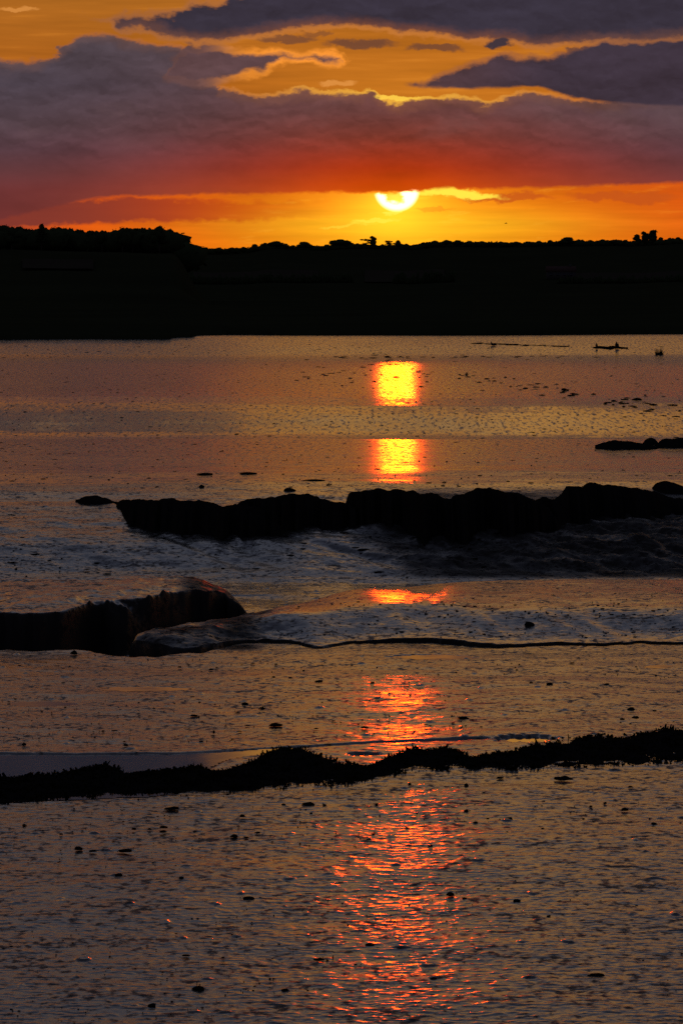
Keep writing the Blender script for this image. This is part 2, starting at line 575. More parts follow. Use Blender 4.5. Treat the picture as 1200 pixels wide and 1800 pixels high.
M_water = bpy.data.materials.new('still_water')
M_water.use_nodes = True
_h = G(M_water.node_tree)
_b = M_water.node_tree.nodes['Principled BSDF']
_b.inputs['Base Color'].default_value = (0.012, 0.012, 0.012, 1)
_b.inputs['IOR'].default_value = 1.33
_b.inputs['Roughness'].default_value = 0.05
_geo = _h.new('ShaderNodeNewGeometry')
_nx, _ny = _h.noise(_geo.outputs['Position'], 3.0, 2, 0.5, color=True)
_v = _h.add(_geo.outputs['Normal'], _h.vec((_nx - 0.5) * 0.006, (_ny - 0.5) * 0.006, 0.0))
_n = _h.new('ShaderNodeVectorMath', operation='NORMALIZE')
M_water.node_tree.links.new(_v, _n.inputs[0])
M_water.node_tree.links.new(_n.outputs[0], _b.inputs['Normal'])

# ------------------------------------------------------------------ mudflat: one height field
E_FRONT = [(-400, 1300), (150, 1300), (205, 1124), (240, 1136), (330, 1143), (420, 1131), (500, 1128), (560, 1136), (600, 1131), (740, 1126), (850, 1133), (1000, 1131), (1200, 1130), (1700, 1128)]
E_BACK = [(-400, 1300), (150, 1300), (205, 1120), (240, 1106), (300, 1094), (380, 1082), (460, 1069), (540, 1054), (620, 1036), (700, 1029), (850, 1021), (1200, 1014), (1700, 1010)]
D_EDGE = [(-400, 1139), (0, 1141), (120, 1143), (170, 1149), (200, 1155), (250, 1156), (300, 1153), (350, 1150), (420, 1131.6), (500, 1128.5), (560, 1136.5), (600, 1131.5), (740, 1126.5), (850, 1133.5), (1000, 1131.5), (1200, 1130.5), (1700, 1128.5)]
FAR_PROFILE = [(59.0, -.46), (62.0, -.42), (64.0, -.27), (66.8, -.05), (70.0, .05), (74.4, .15), (75.5, .20), (77.8, .29), (81.8, .34), (91, .31), (103, .245), (104.6, .22), (105.5, .05),
               (109, 0.0), (113.0, 0.0), (115, .04), (117, .12), (120, .25), (123, .37), (127, .48), (133, .545), (140, .57), (147, .575), (162.7, .565), (190, .52), (224, .46), (229, .52), (240, .92), (251, 1.30), (300, 1.34), (340, 1.34)]
_fp = np.array(FAR_PROFILE)
_yy = np.arange(55, 345, 0.1)
_zz = np.interp(_yy, _fp[:, 0], _fp[:, 1])
for _k in range(3):                                   # round the kinks, more so with distance
    _w = 5
    _zz2 = np.convolve(np.pad(_zz, _w, mode='edge'), np.ones(2 * _w + 1) / (2 * _w + 1), 'valid')
    _f = sst(75, 100, _yy) * (1 - sst(101.5, 103, _yy) * (1 - sst(107, 110, _yy))) + 0.3
    _zz = _zz * (1 - np.clip(_f, 0, 1)) + _zz2 * np.clip(_f, 0, 1)


def in_pool(p, y):
    """0..1 mask of the still pool lying behind the weed ridge"""
    r = F * CAMH / y + HR
    n = perlin(p / 45.0, y * 2.5, 61) * 2.5
    top = interp(p, [(-600, 1322), (0, 1327), (150, 1328), (300, 1327), (400, 1322), (470, 1317), (560, 1313), (640, 1308), (760, 1303), (850, 1301), (870, 1303), (2000, 1303)]) + n * 0.6
    bot = interp(p, [(-600, 1420), (300, 1400), (370, 1352), (400, 1338), (480, 1326), (560, 1317), (640, 1312), (760, 1308), (850, 1304), (870, 1302), (2000, 1301)]) + n
    return sst(-1.2, 1.2, r - top) * sst(-1.2, 1.2, bot - r)


SMALL_POOLS = [(760, 1156, 70, 5), (1160, 1172, 26, 3), (925, 1303, 55, 7), (640, 1330, 30, 3), (250, 1212, 80, 4), (70, 1238, 60, 4)]


def small_pool(p, y, k):
    cx, cr, rx, ry = SMALL_POOLS[k]
    r = F * CAMH / y + HR
    d = np.sqrt(((p - cx) / rx) ** 2 + ((r - cr) / ry) ** 2) + perlin(p / 14.0, r / 2.2, 70 + k) * 0.5
    return sst(1.1, 0.8, d)


def terrain(x, y, detail=True, dyv=None):
    p = x / y * F + 600.0
    ewob = fbm(x * 1.5, y * .3, 66, 4) * .32 + fbm(x * 3.5, y * .6, 74, 3) * .16
    yw = y + perlin(x * 0.35, y * 0.12, 11) * 0.35 * sst(38, 50, y) + fbm(x * .11, y * .02, 76, 3) * 3.0 * sst(107, 113, y) * sst(165, 140, y)
    d_edge = F * CAMH / (interp(p, D_EDGE) - HR) + ewob
    e_front = F * CAMH / (interp(p, E_FRONT) - HR) + ewob
    zb = 0.12
    e_back = F * (CAMH - 0.11) / (interp(p, E_BACK) - HR) + perlin(x * 1.7, y * .3, 13) * 0.14
    bed = -0.46 + 0.05 * perlin(x * .9, y * .5, 14)
    # D: foreground flat
    z = bed + (0.0 - bed) * sst(0.40, -0.02, y - d_edge)
    z = z - 0.016 * sst(-3.0, 0.0, y - d_edge) * sst(300, 450, p)
    # E: tongue / plateau on the right
    w = np.clip(e_back - e_front, 0.01, 20)
    d = y - e_front
    hE = 0.024 * np.clip(.5 + 1.7 * perlin(x * 1.3, y * .1, 65), 0.0, 2) + 0.165 * sst(0, 1, d / np.minimum(2.9, w * 0.5)) - 0.085 * np.clip((d / w - 0.42) / .58, 0, 1) ** 1.2
    hE = hE - 0.006 * sst(.22, .0, np.abs(perlin(x * 1.5, y * .25, 67))) * sst(0, .15, d / w) * sst(.6, .3, d / w)
    hE = hE * sst(0.0, 1.6, w) * (1 - .45 * sst(520, 380, p)) + sst(560, 420, p) * fbm(x * 4.2, y * 1.7, 69, 3) * .030
    mE = sst(-0.10, 0.10, d) * sst(0.5, -0.05, y - e_back) * sst(190, 240, p)
    z = np.maximum(z, bed + (hE - bed) * mE)
    # L1: bank on the left with a steep dark face
    l_top = interp(p, [(-400, 1074), (0, 1080), (100, 1075), (180, 1058), (250, 1056), (300, 1046), (340, 1037), (400, 1033), (445, 1038), (470, 1050), (600, 1060)])
    wob = fbm(x * 1.6, y * .05, 62, 4)
    l_top = l_top + wob * 7
    l_f1 = F * (CAMH - 0.20) / (l_top - HR)
    l_f0 = F * (CAMH + 0.30) / (interp(p, [(-400, 1128), (0, 1136), (60, 1140), (200, 1146), (330, 1120), (400, 1095), (445, 1080), (470, 1066), (600, 1066)]) + fbm(x * 1.9 + 7, y * .05, 63, 4) * 5 - HR)
    l_f0 = np.minimum(l_f0, l_f1 - 0.25)
    l_bk = F * (CAMH - 0.21) / (interp(p, [(-400, 1013), (0, 1018), (150, 1020), (250, 1014), (340, 1017), (400, 1022), (440, 1036), (470, 1060), (600, 1062)]) + fbm(x * 2.4 + 3, y * .05, 64, 4) * 2.5 - HR)
    tface = np.clip((y - l_f0) / (l_f1 - l_f0), 0, 1)
    lum = fbm(x * 2.6, y * .9, 21, 4) - 0.7 * np.abs(perlin(x * 1.7 + y * .3, y * .25, 23))
    hL = -0.34 + (0.55 + lum * 0.24 * tface * (1 - tface) * 4) * (1 - (1 - tface) ** 3.0) + 0.03 * sst(0, 1.5, y - l_f1) - 0.03 * sst(-1.4, 0, y - l_bk)
    hL = hL + fbm(x * 4.5, y * 1.6, 75, 3) * .014 * tface
    hL = hL + 0.025 * np.exp(-((y - l_bk + 0.25) / 0.22) ** 2) * (0.6 + perlin(x * 3, y * .2, 22))
    mL = sst(-0.4, 0.0, y - l_f0) * sst(0.45, -0.05, y - l_bk) * np.sqrt(sst(488, 340, p + wob * 26))
    z = np.maximum(z, bed + (hL - bed) * mL)
    # small pale lobe in the gully mouth
    c = gp(98, 1131, 0.0)
    z = z + 0.16 * sst(1.2, 0.2, np.sqrt(((x - c.x) / 0.34) ** 2 + ((y - c.y - .5) / 0.9) ** 2))
    # F and everything beyond
    far = np.interp(yw, _yy, _zz)
    rightlump = sst(480, 820, p)
    env = sst(62.5, 64.5, y) * sst(73, 70, y)
    fu, fv = x * .95 + y * .31, x * .31 - y * .95
    flow = perlin(fu * .8, fv * .4, 24) * 0.025 + fbm(fu * 2.2, fv * 1.1, 27, 4) * (0.018 + 0.03 * rightlump) - 0.03 * sst(.25, .0, np.abs(perlin(fu * .9, fv * .12, 28)))
    far = far + env * (flow * (0.8 + 1.0 * rightlump) + rightlump * 0.16 * np.abs(perlin(x * .8 + 3, y * .55, 33)))
    fl = sst(59.0, 62.0, y)
    z = np.where(y > 57, np.maximum(z * (1 - fl) + far * fl, np.where(y > 60, far, z)), z)
    # pools press into the flat
    pm = in_pool(p, y)
    for k in range(len(SMALL_POOLS)):
        pm = np.maximum(pm, small_pool(p, y, k))
    z = z - 0.010 * pm * (y < 60)
    # medium swells of the flats
    z = z + (1 - env) * (1 - pm) * (perlin(x * .55, y * .16, 41) * 0.018 * sst(20, 40, y) * sst(60, 40, y) + perlin(x * .12, y * .045, 42) * 0.05 * sst(74, 84, y) * sst(104, 98, y) + perlin(x * .08, y * .03, 43) * 0.09 * sst(112, 130, y))
    if detail:
        calm = 1 - 0.97 * pm
        amp = interp(y, [(10, 1.0), (33, 1.0), (45, 1.0), (47, .6), (54, .7), (60, 1.5), (73, 1.5), (78, .6), (104, .35), (112, .45), (340, .4)])
        mic = 0
        for lam, sl, sd in ((0.2, .022, 53), (0.10, .070, 54), (0.055, .120, 55), (0.034, .12, 56)):
            lod = np.clip((lam / dyv - 1.4) / 1.0, 0, 1)
            if lod.max() <= 0:
                continue
            n = perlin(x / (lam * 1.25), y / lam, sd)
            mic = mic + n * lam * sl * 0.56 * lod
        lev = -0.0006
        mic = np.where(mic < lev, lev + (mic - lev) * 0.10, mic)
        mic = mic + (perlin(x / 3.4, y / 2.4, 50) * 2.4 * .009 + perlin(x / 1.3, y / .9, 51) * .9 * .010) * np.clip((.9 / dyv - 1.6), 0, 1) + perlin(x / .5, y / .42, 52) * .42 * .008 * np.clip((.42 / dyv - 1.6), 0, 1)
        z = z + mic * amp * calm
        # scattered little pits and clots
        cl = perlin(x / .13, y / .22, 57)
        lod = np.clip((0.2 / dyv - 1.2) / 1.4, 0, 1)
        z = z + 0.010 * sst(.42, .62, cl) * lod * calm * amp
        cl2 = perlin(x / .6, y / 1.9, 58)
        z = z - 0.006 * sst(.36, .6, cl2) * calm * amp * np.clip((1.0 / dyv - 1.2), 0, 1)
    return z, pm


def build_mudflat():
    # rows: even steps in the angle of view, denser over the banks
    ys = []
    r = 2500.0
    step = 0.85
    while r > 588:
        ys.append(Yrow(r))
        st = 12.0 if r > 1840 else step
        if 1385 < r <= 1840: st = 0.58
        if 1010 < r < 1150: st = 0.45
        elif 870 < r <= 1010: st = 0.42
        elif r < 870: st = 0.75
        r -= st
    ys = np.array(ys)
    ys = np.concatenate([[2, 6], ys, [420.0]])
    core = np.linspace(-1, 1, 600)
    k = np.arange(1, 19)
    core = np.concatenate([-(1 + (k[::-1] / 18.0) ** 2), core, 1 + (k / 18.0) ** 2])
    t = core[None, :]
    yv = ys[:, None]
    half = 0.080 * yv
    xv = np.where(np.abs(t) <= 1, t * half, np.sign(t) * (half + (np.abs(t) - 1) * (0.25 * yv + 10)))
    yv = np.broadcast_to(yv, xv.shape)
    dyv = np.gradient(ys)[:, None] * np.ones_like(xv)
    z, pm = terrain(xv, yv, True, np.maximum(dyv, 1e-3))
    v = np.stack([xv, yv, z], -1).reshape(-1, 3)
    me = np_mesh('mudflat', v, grid_faces(*xv.shape))
    # gloss attribute: x = roughness, y = slope of the fine ripple
    p = xv / yv * F + 600
    ro = interp(yv, [(20, .16), (34, .15), (45, .15), (47, .15), (52, .16), (58, .14), (62, .15), (72, .14), (78, .12), (100, .14), (106, .14), (114, .10), (135, .11), (150, .13), (226, .13)])
    ri = interp(yv, [(20, .10), (34, .10), (45, .09), (52, .07), (60, .12), (72, .11), (78, .035), (100, .02), (108, .02), (114, .012), (135, .012), (150, .02), (226, .014), (236, .03), (280, .045)])
    # reflection cut on bank faces, right slope and tongue, standing in for shade
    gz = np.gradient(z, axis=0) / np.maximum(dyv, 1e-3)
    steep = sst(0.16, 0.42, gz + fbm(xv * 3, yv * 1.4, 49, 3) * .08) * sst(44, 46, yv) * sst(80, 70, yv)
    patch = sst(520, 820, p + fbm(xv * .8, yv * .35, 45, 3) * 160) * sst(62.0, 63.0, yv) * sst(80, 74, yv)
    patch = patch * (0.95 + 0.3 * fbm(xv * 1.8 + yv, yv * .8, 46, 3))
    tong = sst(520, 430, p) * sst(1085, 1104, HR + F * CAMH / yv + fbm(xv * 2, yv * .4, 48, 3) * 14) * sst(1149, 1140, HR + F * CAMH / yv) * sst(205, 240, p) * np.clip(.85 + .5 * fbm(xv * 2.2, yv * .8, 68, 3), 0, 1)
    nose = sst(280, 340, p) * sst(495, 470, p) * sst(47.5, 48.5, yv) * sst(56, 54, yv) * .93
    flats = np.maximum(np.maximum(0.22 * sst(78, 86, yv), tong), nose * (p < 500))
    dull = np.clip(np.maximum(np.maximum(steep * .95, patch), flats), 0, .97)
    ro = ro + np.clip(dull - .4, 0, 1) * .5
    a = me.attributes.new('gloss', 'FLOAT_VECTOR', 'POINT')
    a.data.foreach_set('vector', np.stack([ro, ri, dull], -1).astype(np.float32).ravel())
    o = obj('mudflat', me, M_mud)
    tag(o, 'wide glossy wet mudflat of low terraces reflecting the sunset', None, None, 'structure')
    return o


build_mudflat()


def tz(x, y):
    z, _ = terrain(np.array([float(x)]), np.array([float(y)]), False)
    return float(z[0])


def on_ground(p, r):
    """the visible ground point at photograph position (p, row)"""
    ys_ = np.concatenate([np.arange(20, 112, 0.05), np.arange(112, 300, 0.25)])
    zs, _ = terrain((p - 600) / F * ys_, ys_, False)
    rows = HR + F * (CAMH - zs) / ys_
    run = np.minimum.accumulate(rows)
    i = int(np.argmax(run <= r))
    return Vector(((p - 600) / F * ys_[i], ys_[i], zs[i]))


# pools: water sheets lying in their hollows
def water_sheet(name, pr, label):
    p0, p1, r0, r1, fn = pr
    ps = np.linspace(p0, p1, 220)
    rr = np.linspace(r1, r0, 60)
    yv = (F * CAMH / (rr - HR))[:, None] * np.ones((1, len(ps)))
    pv = np.ones((len(rr), 1)) * ps[None, :]
    xv = (pv - 600) / F * yv
    m = fn(pv, yv) > 0.12
    f = grid_faces(*xv.shape)
    keep = m.ravel()[f].all(1)
    f = f[keep]
    used, inv = np.unique(f, return_inverse=True)
    v = np.stack([xv, yv, np.full_like(xv, -0.005)], -1).reshape(-1, 3)[used]
    o = obj(name, np_mesh(name, v, inv.reshape(-1, 4)), M_water)
    tag(o, label, None, None, 'structure')


water_sheet('pool', (-500, 900, 1296, 1425, in_pool), 'still pool of blue grey water behind the weedy ridge')
for k, (cx, cr, rx, ry) in enumerate(SMALL_POOLS):
    water_sheet('puddle', (cx - 2 * rx, cx + 2 * rx, cr - 2 * ry, cr + 2 * ry, lambda p, y, k=k: small_pool(p, y, k)), 'thin puddle of water lying on the mud')

# ------------------------------------------------------------------ far land
LAND_FRONT = [(-2500, 602), (0, 602), (180, 602), (295, 602), (306, 598), (338, 597), (345, 594), (390, 590), (402, 587), (470, 587), (485, 589), (700, 588), (860, 588), (1000, 587), (1200, 588), (3500, 588)]
SKYLINE_GROUND = [(-2500, 440), (330, 446), (370, 450), (430, 448), (480, 440), (560, 442), (640, 440), (720, 442), (770, 437), (870, 437), (1000, 434), (1100, 434), (1200, 430), (3500, 425)]


def land_z(x, y):
    p = x / y * F + 600
    fr = interp(p, LAND_FRONT)
    base = 1.40 + 0.30 * sst(0, 3, y - 255) + 0.4 * fbm(x * .05, y * .02, 81, 3) * sst(258, 300, y)
    zf = CAMH + (HR - interp(p, SKYLINE_GROUND)) / F * 2600
    hill = (zf - 1.6) * sst(1500, 2600, y) * (1 - 0.3 * sst(3000, 6000, y))
    zl = CAMH + (HR - interp(p, [(-2500, 430), (0, 440), (320, 445)])) / F * 1200
    head = (zl - 1.6) * sst(800, 1200, y) * (1 - 0.6 * sst(1300, 1700, y)) * sst(370, 300, p)
    return base + np.maximum(hill, head) + 1.5 * perlin(x * .004, y * .004, 83) * sst(700, 1500, y)


def build_land():
    ps = np.concatenate([np.linspace(-2500, -100, 40)[:-1], np.linspace(-100, 1300, 420), np.linspace(1300, 3500, 40)[1:]])
    s = np.concatenate([np.linspace(0, 6, 14), np.geomspace(8, 5000, 150)])
    fr = interp(ps, LAND_FRONT) + perlin(ps / 9.0, ps * 0 + .5, 86) * 0.7 + perlin(ps / 40.0, ps * 0 + .5, 87) * 0.6
    y0 = np.interp(-fr, [-602, -598, -594, -590, -587], [246, 248, 250, 252.5, 256])
    yv = y0[None, :] + s[:, None]
    xv = (ps[None, :] - 600) / F * yv
    z = land_z(xv, yv)
    bank = sst(0, 1.2, s)[:, None]
    tuft = 0.12 * np.abs(perlin(xv * 1.4, yv * 1.1, 88)) * bank
    z = (0.55) * (1 - bank) + z * bank + tuft
    o = obj('land', np_mesh('land', np.stack([xv, yv, z], -1).reshape(-1, 3), grid_faces(*xv.shape)), M_land)
    tag(o, 'dark low land and hills across the far shore', None, None, 'structure')


build_land()


def field(p0, p1, ya, yb, label):
    ps = np.linspace(p0, p1, 30)
    ys_ = np.linspace(ya, yb, 8)
    yv = ys_[:, None] * np.ones((1, 30))
    xv = (ps[None, :] - 600) / F * yv
    z = land_z(xv, yv) + 0.6
    o = obj('field', np_mesh('field', np.stack([xv, yv, z], -1).reshape(-1, 3), grid_faces(*xv.shape)), M_field)
    tag(o, label, None, None, 'structure')


field(40, 165, 1010, 1060, 'pale stubble field under the wooded headland')
field(340, 560, 1900, 2020, 'pale stubble field left of the sunset')
field(640, 780, 1880, 2020, 'pale stubble field below the setting sun')
field(1010, 1300, 1850, 1960, 'narrow pale strip of field on the far right')


# ------------------------------------------------------------------ trees
def blob(c, rad, seed, sub=2, amp=0.28, fr=1.3):
    bm = bmesh.new()
    bmesh.ops.create_icosphere(bm, subdivisions=sub, radius=1.0)
    v = np.array([q.co[:] for q in bm.verts])
    f = np.array([[w.index for w in q.verts] for q in bm.faces])
    bm.free()
    n = perlin(v[:, 0] * fr + seed, v[:, 1] * fr + v[:, 2] * 1.7, seed) + 0.5 * perlin(v[:, 0] * fr * 2.2, v[:, 2] * fr * 2.2 + v[:, 1], seed + 9)
    v = v * (1 + amp * n)[:, None]
    return v * np.array(rad) + np.array(c), f


def leaves(c, rad, n, size, rg):
    d = rg.normal(size=(n, 3)); d /= np.linalg.norm(d, axis=1)[:, None]
    pos = np.array(c) + d * np.array(rad) * (0.80 + 0.32 * rg.random(n) ** 1.5)[:, None]
    a = rg.normal(size=(n, 3)); a /= np.linalg.norm(a, axis=1)[:, None]
    b = np.cross(a, rg.normal(size=(n, 3))); b /= np.linalg.norm(b, axis=1)[:, None]
    s = size * (0.5 + rg.random(n))[:, None]
    v = np.stack([pos - a * s, pos + b * s * .7, pos + a * s, pos - b * s * .7], 1).reshape(-1, 3)
    return v, np.arange(4 * n).reshape(-1, 4)


def join_tri(parts):
    vs, fs, o = [], [], 0
    for v, f in parts:
        if f.shape[1] == 4:
            f = np.concatenate([f[:, [0, 1, 2]], f[:, [0, 2, 3]]])
        vs.append(v); fs.append(f + o); o += len(v)
    return np.concatenate(vs), np.concatenate(fs)


def tube(p0, p1, r0, r1, n=7):
    p0, p1 = np.array(p0, float), np.array(p1, float)
    d = p1 - p0; d /= np.linalg.norm(d)
    a = np.cross(d, [0.31, .77, .2]); a /= np.linalg.norm(a); b = np.cross(d, a)
    t = np.arange(n) * 2 * np.pi / n
    ring = np.cos(t)[:, None] * a + np.sin(t)[:, None] * b
    v = np.concatenate([p0 + ring * r0, p1 + ring * r1, [p0], [p1]])
    i = np.arange(n); j = (i + 1) % n
    f = np.concatenate([np.stack([i, j, n + j], 1), np.stack([i, n + j, n + i], 1), np.stack([j, i, 0 * i + 2 * n], 1), np.stack([n + i, n + j, 0 * i + 2 * n + 1], 1)])
    return v, f


def crown_mesh(kind, seed):
    """unit tree: height 1"""
    rg = np.random.default_rng(seed)
    parts = []
    if kind == 'round':
        k = 7
        for i in range(k):
            ang = rg.random() * 6.28
            rr = 0.30 * rg.random() ** .6
            zc = 0.42 + 0.34 * rg.random() * (1 - rr)
            rad = np.array([.24, .24, .20]) * (0.75 + .5 * rg.random())
            c = (rr * math.cos(ang), rr * math.sin(ang), zc)
            parts.append(blob(c, rad * .93, seed + i, 2))
            parts.append(leaves(c, rad, 60, 0.035, rg))
        parts.append(blob((0, 0, .74), (.25, .25, .22), seed + 40))
        parts.append(leaves((0, 0, .74), (.26, .26, .24), 90, 0.035, rg))
    elif kind == 'tall':
        for i in range(6):
            zc = 0.28 + 0.125 * i
            rad = np.array([.17, .17, .17]) * (1 - 0.09 * abs(i - 2)) * (0.9 + .25 * rg.random())
            c = (rg.normal() * .03, rg.normal() * .03, zc)
            parts.append(blob(c, rad * .93, seed + i, 2))
            parts.append(leaves(c, rad, 50, 0.032, rg))
    elif kind == 'pine':
        for i in range(8):
            zc = 0.36 + 0.08 * i
            L = .34 * (1.08 - i / 8.5)
            for j in range(5):
                ang = j * 1.26 + i * .7 + rg.normal() * .2
                c = (L * .62 * math.cos(ang), L * .62 * math.sin(ang), zc + .02)
                parts.append(blob(c, (L * .45, L * .45, .03), seed + i * 5 + j, 1))
                parts.append(leaves(c, (L * .55, L * .55, .045), 16, 0.035, rg))
        parts.append(blob((0, 0, .62), (.10, .10, .33), seed + 77, 2))
    else:   # 'thin': open crown where light shows through
        for i in range(9):
            ang = rg.random() * 6.28
            rr = 0.36 * rg.random() ** .5
            c = (rr * math.cos(ang), rr * math.sin(ang), 0.45 + .5 * rg.random())
            rad = np.array([.12, .12, .09]) * (0.7 + .6 * rg.random())
            parts.append(blob(c, rad * .8, seed + i, 1))
            parts.append(leaves(c, rad * 1.2, 40, 0.03, rg))
    v, f = join_tri(parts)
    v[:, 2] = v[:, 2] / v[:, 2].max()
    return np_mesh('crown', v, f, False)


def trunk_mesh(seed, top=.6):
    rg = np.random.default_rng(seed)
    parts = [tube((0, 0, -.03), (.01, 0, .35), .035, .025), tube((.01, 0, .35), (0, .01, top), .025, .012)]
    for i in range(4):
        a = rg.random() * 6.28
        parts.append(tube((0, 0, .28 + .06 * i), (.18 * math.cos(a), .18 * math.sin(a), .5 + .07 * i), .014, .006, 5))
    v, f = join_tri(parts)
    return np_mesh('trunk', v, f)


CROWNS = {'round': [crown_mesh('round', 100 + i * 13) for i in range(6)], 'tall': [crown_mesh('tall', 300 + i * 13) for i in range(3)],
          'pine': [crown_mesh('pine', 500)], 'thin': [crown_mesh('thin', 600 + 13 * i) for i in range(2)]}
for L in CROWNS.values():
    for me in L: me.materials.append(M_leaf)
TRUNK = trunk_mesh(5)
TRUNK.materials.append(M_bark)
_tn = [0]


def tree(name, p, row_top, dist, wpx, kind, label, group=None, hgt=None):
    """a tree whose top shows at (p, row_top), wpx wide in the photograph"""
    x = (p - 600) / F * dist
    ztop = CAMH + (HR - row_top) / F * dist
    zg = float(land_z(np.array([x]), np.array([float(dist)]))[0])
    h = ztop - zg
    if hgt:
        zg = ztop - hgt; h = hgt
    e = bpy.data.objects.new(name, None)
    e.location = (x, dist, zg)
    rg = random.Random(int(p * 7 + row_top))
    e.rotation_euler = (0, 0, rg.random() * 6.28)
    w = wpx / F * dist
    native = {'round': .98, 'tall': .40, 'pine': .72, 'thin': .85}[kind]
    sxy = w / native
    e.scale = (sxy, sxy, h)
    link(e)
    tag(e, label, 'tree', group)
    _tn[0] += 1
    L = CROWNS[kind]
    obj('crown', L[_tn[0] % len(L)], None, e)
    obj('trunk', TRUNK, None, e)


HL = 'one of the rounded trees massed on the headland, left skyline'
HG = 'rounded trees along the headland skyline'
for p, r, w in ((-40, 396, 50), (8, 394, 44), (36, 397, 34), (58, 402, 26), (96, 397, 30), (116, 399, 28), (140, 402, 30), (160, 404, 24), (180, 406, 22),
                (204, 401, 32), (234, 400, 34), (254, 399, 26), (22, 400, 40), (268, 404, 26), (298, 402, 34), (310, 411, 22)):
    where = ('left of the spiky pine' if p < 65 else 'just right of the spiky pine' if p < 130 else 'in the low saddle of the headland' if p < 190 else 'on the right hump of the headland' if p < 290 else 'on the steep right end of the headland')
    tree('headland_tree', p, r, 1200 + (p * 37 % 90), w, 'round', 'rounded headland tree ' + where, 'rounded headland trees ' + where)
tree('headland_tree', 216, 397, 1190, 30, 'round', 'tree with a low domed crown, third bump in from the right end of the headland')
tree('headland_tree', 281, 395, 1180, 42, 'round', 'broadest and highest domed tree near the right end of the headland')
tree('pine_tree', 74, 392, 1210, 25, 'pine', 'spiky pine standing up out of the headland trees on the left')
tree('small_tree', 322, 423, 1250, 22, 'thin', 'small ragged tree leaning out at the right foot of the headland')

FL = 'one of the small rounded trees in the far wooded skyline'
FG = 'small rounded trees along the far wooded skyline'
for p, r, w in ((345, 430, 22), (362, 433, 18), (385, 434, 18), (408, 434, 20), (428, 433, 18), (448, 428, 20), (466, 426, 18), (502, 427, 18), (515, 430, 16), (552, 431, 18),
                (574, 429, 20), (618, 426, 20), (628, 427, 18), (672, 428, 14), (714, 427, 14), (728, 429, 20), (744, 425, 22), (764, 422, 24), (784, 421, 22), (804, 421, 24), (824, 422, 24),
                (846, 423, 24), (870, 425, 20), (888, 425, 20), (906, 424, 20), (926, 423, 20), (946, 422, 20), (966, 421, 20), (1016, 420, 20), (1036, 421, 22), (1058, 420, 22), (1078, 420, 22),
                (1098, 420, 20), (1160, 416, 18), (1176, 417, 16), (1190, 416, 18), (1210, 416, 22), (1240, 417, 26), (320, 431, 24), (336, 431, 18)):
    where = ('in the dip right after the headland' if p < 440 else 'between the dip and the first clear domed tree' if p < 470 else 'between the first clear dome and the lone smooth dome' if p < 530
             else 'between the lone smooth dome and the wide dome' if p < 580 else 'at the foot of the peaked tree under the sun' if p < 668 else 'between the ragged trees under the sun and the long even rise' if p < 735
             else 'on the left half of the long even skyline' if p < 860 else 'on the right half of the long even skyline' if p < 980
             else 'between the low dome and the three tall trees' if p < 1110 else 'right of the three tall trees by the picture edge')
    tree('skyline_tree', p, r, 2600 + (p * 53 % 120), w, 'round', 'small rounded tree ' + where, 'small rounded trees ' + where)
tree('skyline_tree', 486, 423, 2590, 34, 'round', 'wide low tree, first clear dome right of the dip in the skyline')
tree('skyline_tree', 534, 424, 2590, 30, 'round', 'smooth domed tree standing alone between two dips left of the sun')
tree('skyline_tree', 598, 420, 2590, 38, 'round', 'wide domed tree left of the ragged peaked tree under the sun')
tree('peaked_tree', 656, 414, 2580, 13, 'tall', 'narrow peaked tree pointing up just below and left of the sun')
tree('ragged_tree', 643, 419, 2590, 28, 'thin', 'ragged open tree with light showing through beside the peaked tree')
tree('ragged_tree', 684, 422, 2585, 22, 'thin', 'ragged open tree directly under the setting sun')
tree('skyline_tree', 699, 421, 2595, 16, 'round', 'small flat topped tree right beside the ragged one under the sun')
tree('skyline_tree', 997, 416, 2590, 34, 'round', 'low domed tree rising from the even skyline left of the three poplars')
tree('poplar_tree', 1119, 411, 2570, 16, 'tall', 'leftmost and lowest of the three tall trees at the right')
tree('poplar_tree', 1133, 406, 2575, 15, 'tall', 'middle one of the three tall trees, pointed')
tree('poplar_tree', 1145, 403, 2565, 20, 'tall', 'tallest and broadest of the three tall trees, flat topped')


# the woods as one mass behind and below the single trees
def woodland(name, pts, dist, depth, label, n):
    rg = np.random.default_rng(int(dist))
    parts = []
    for i in range(n):
        p = pts[0][0] + (pts[-1][0] - pts[0][0]) * (i + rg.random()) / n
        y = dist + rg.random() * depth
        x = (p - 600) / F * y
        zt = CAMH + (HR - (interp(p, pts) + rg.random() * 2.5)) / F * y
        zg = float(land_z(np.array([x]), np.array([y]))[0])
        hh = max(zt - zg, 2.0)
        rad = (3.5 + 3 * rg.random(), 3.5, hh * .55)
        parts.append(blob((x, y, zt - hh * .5), rad, i % 97, 1))
        parts.append(leaves((x, y, zt - hh * .5), (rad[0], rad[1], rad[2] * .95), 26, 0.7, rg))
    v, f = join_tri(parts)
    o = obj(name, np_mesh(name, v, f, False), M_leaf)
    tag(o, label, None, None, 'stuff')


SKY_T = [(-700, 425), (200, 430), (330, 433), (370, 436), (430, 435), (470, 430), (560, 432), (600, 428), (680, 430), (720, 430), (760, 425), (860, 425), (940, 425), (1000, 422), (1100, 422), (1200, 419), (1900, 420)]
woodland('woodland', SKY_T, 2620, 140, 'dark wood closing the far skyline', 620)
woodland('woodland', [(-700, 402), (0, 400), (70, 403), (100, 402), (170, 408), (200, 407), (230, 403), (300, 405), (316, 420), (330, 428)], 1215, 90, 'dark wood on the left headland', 260)


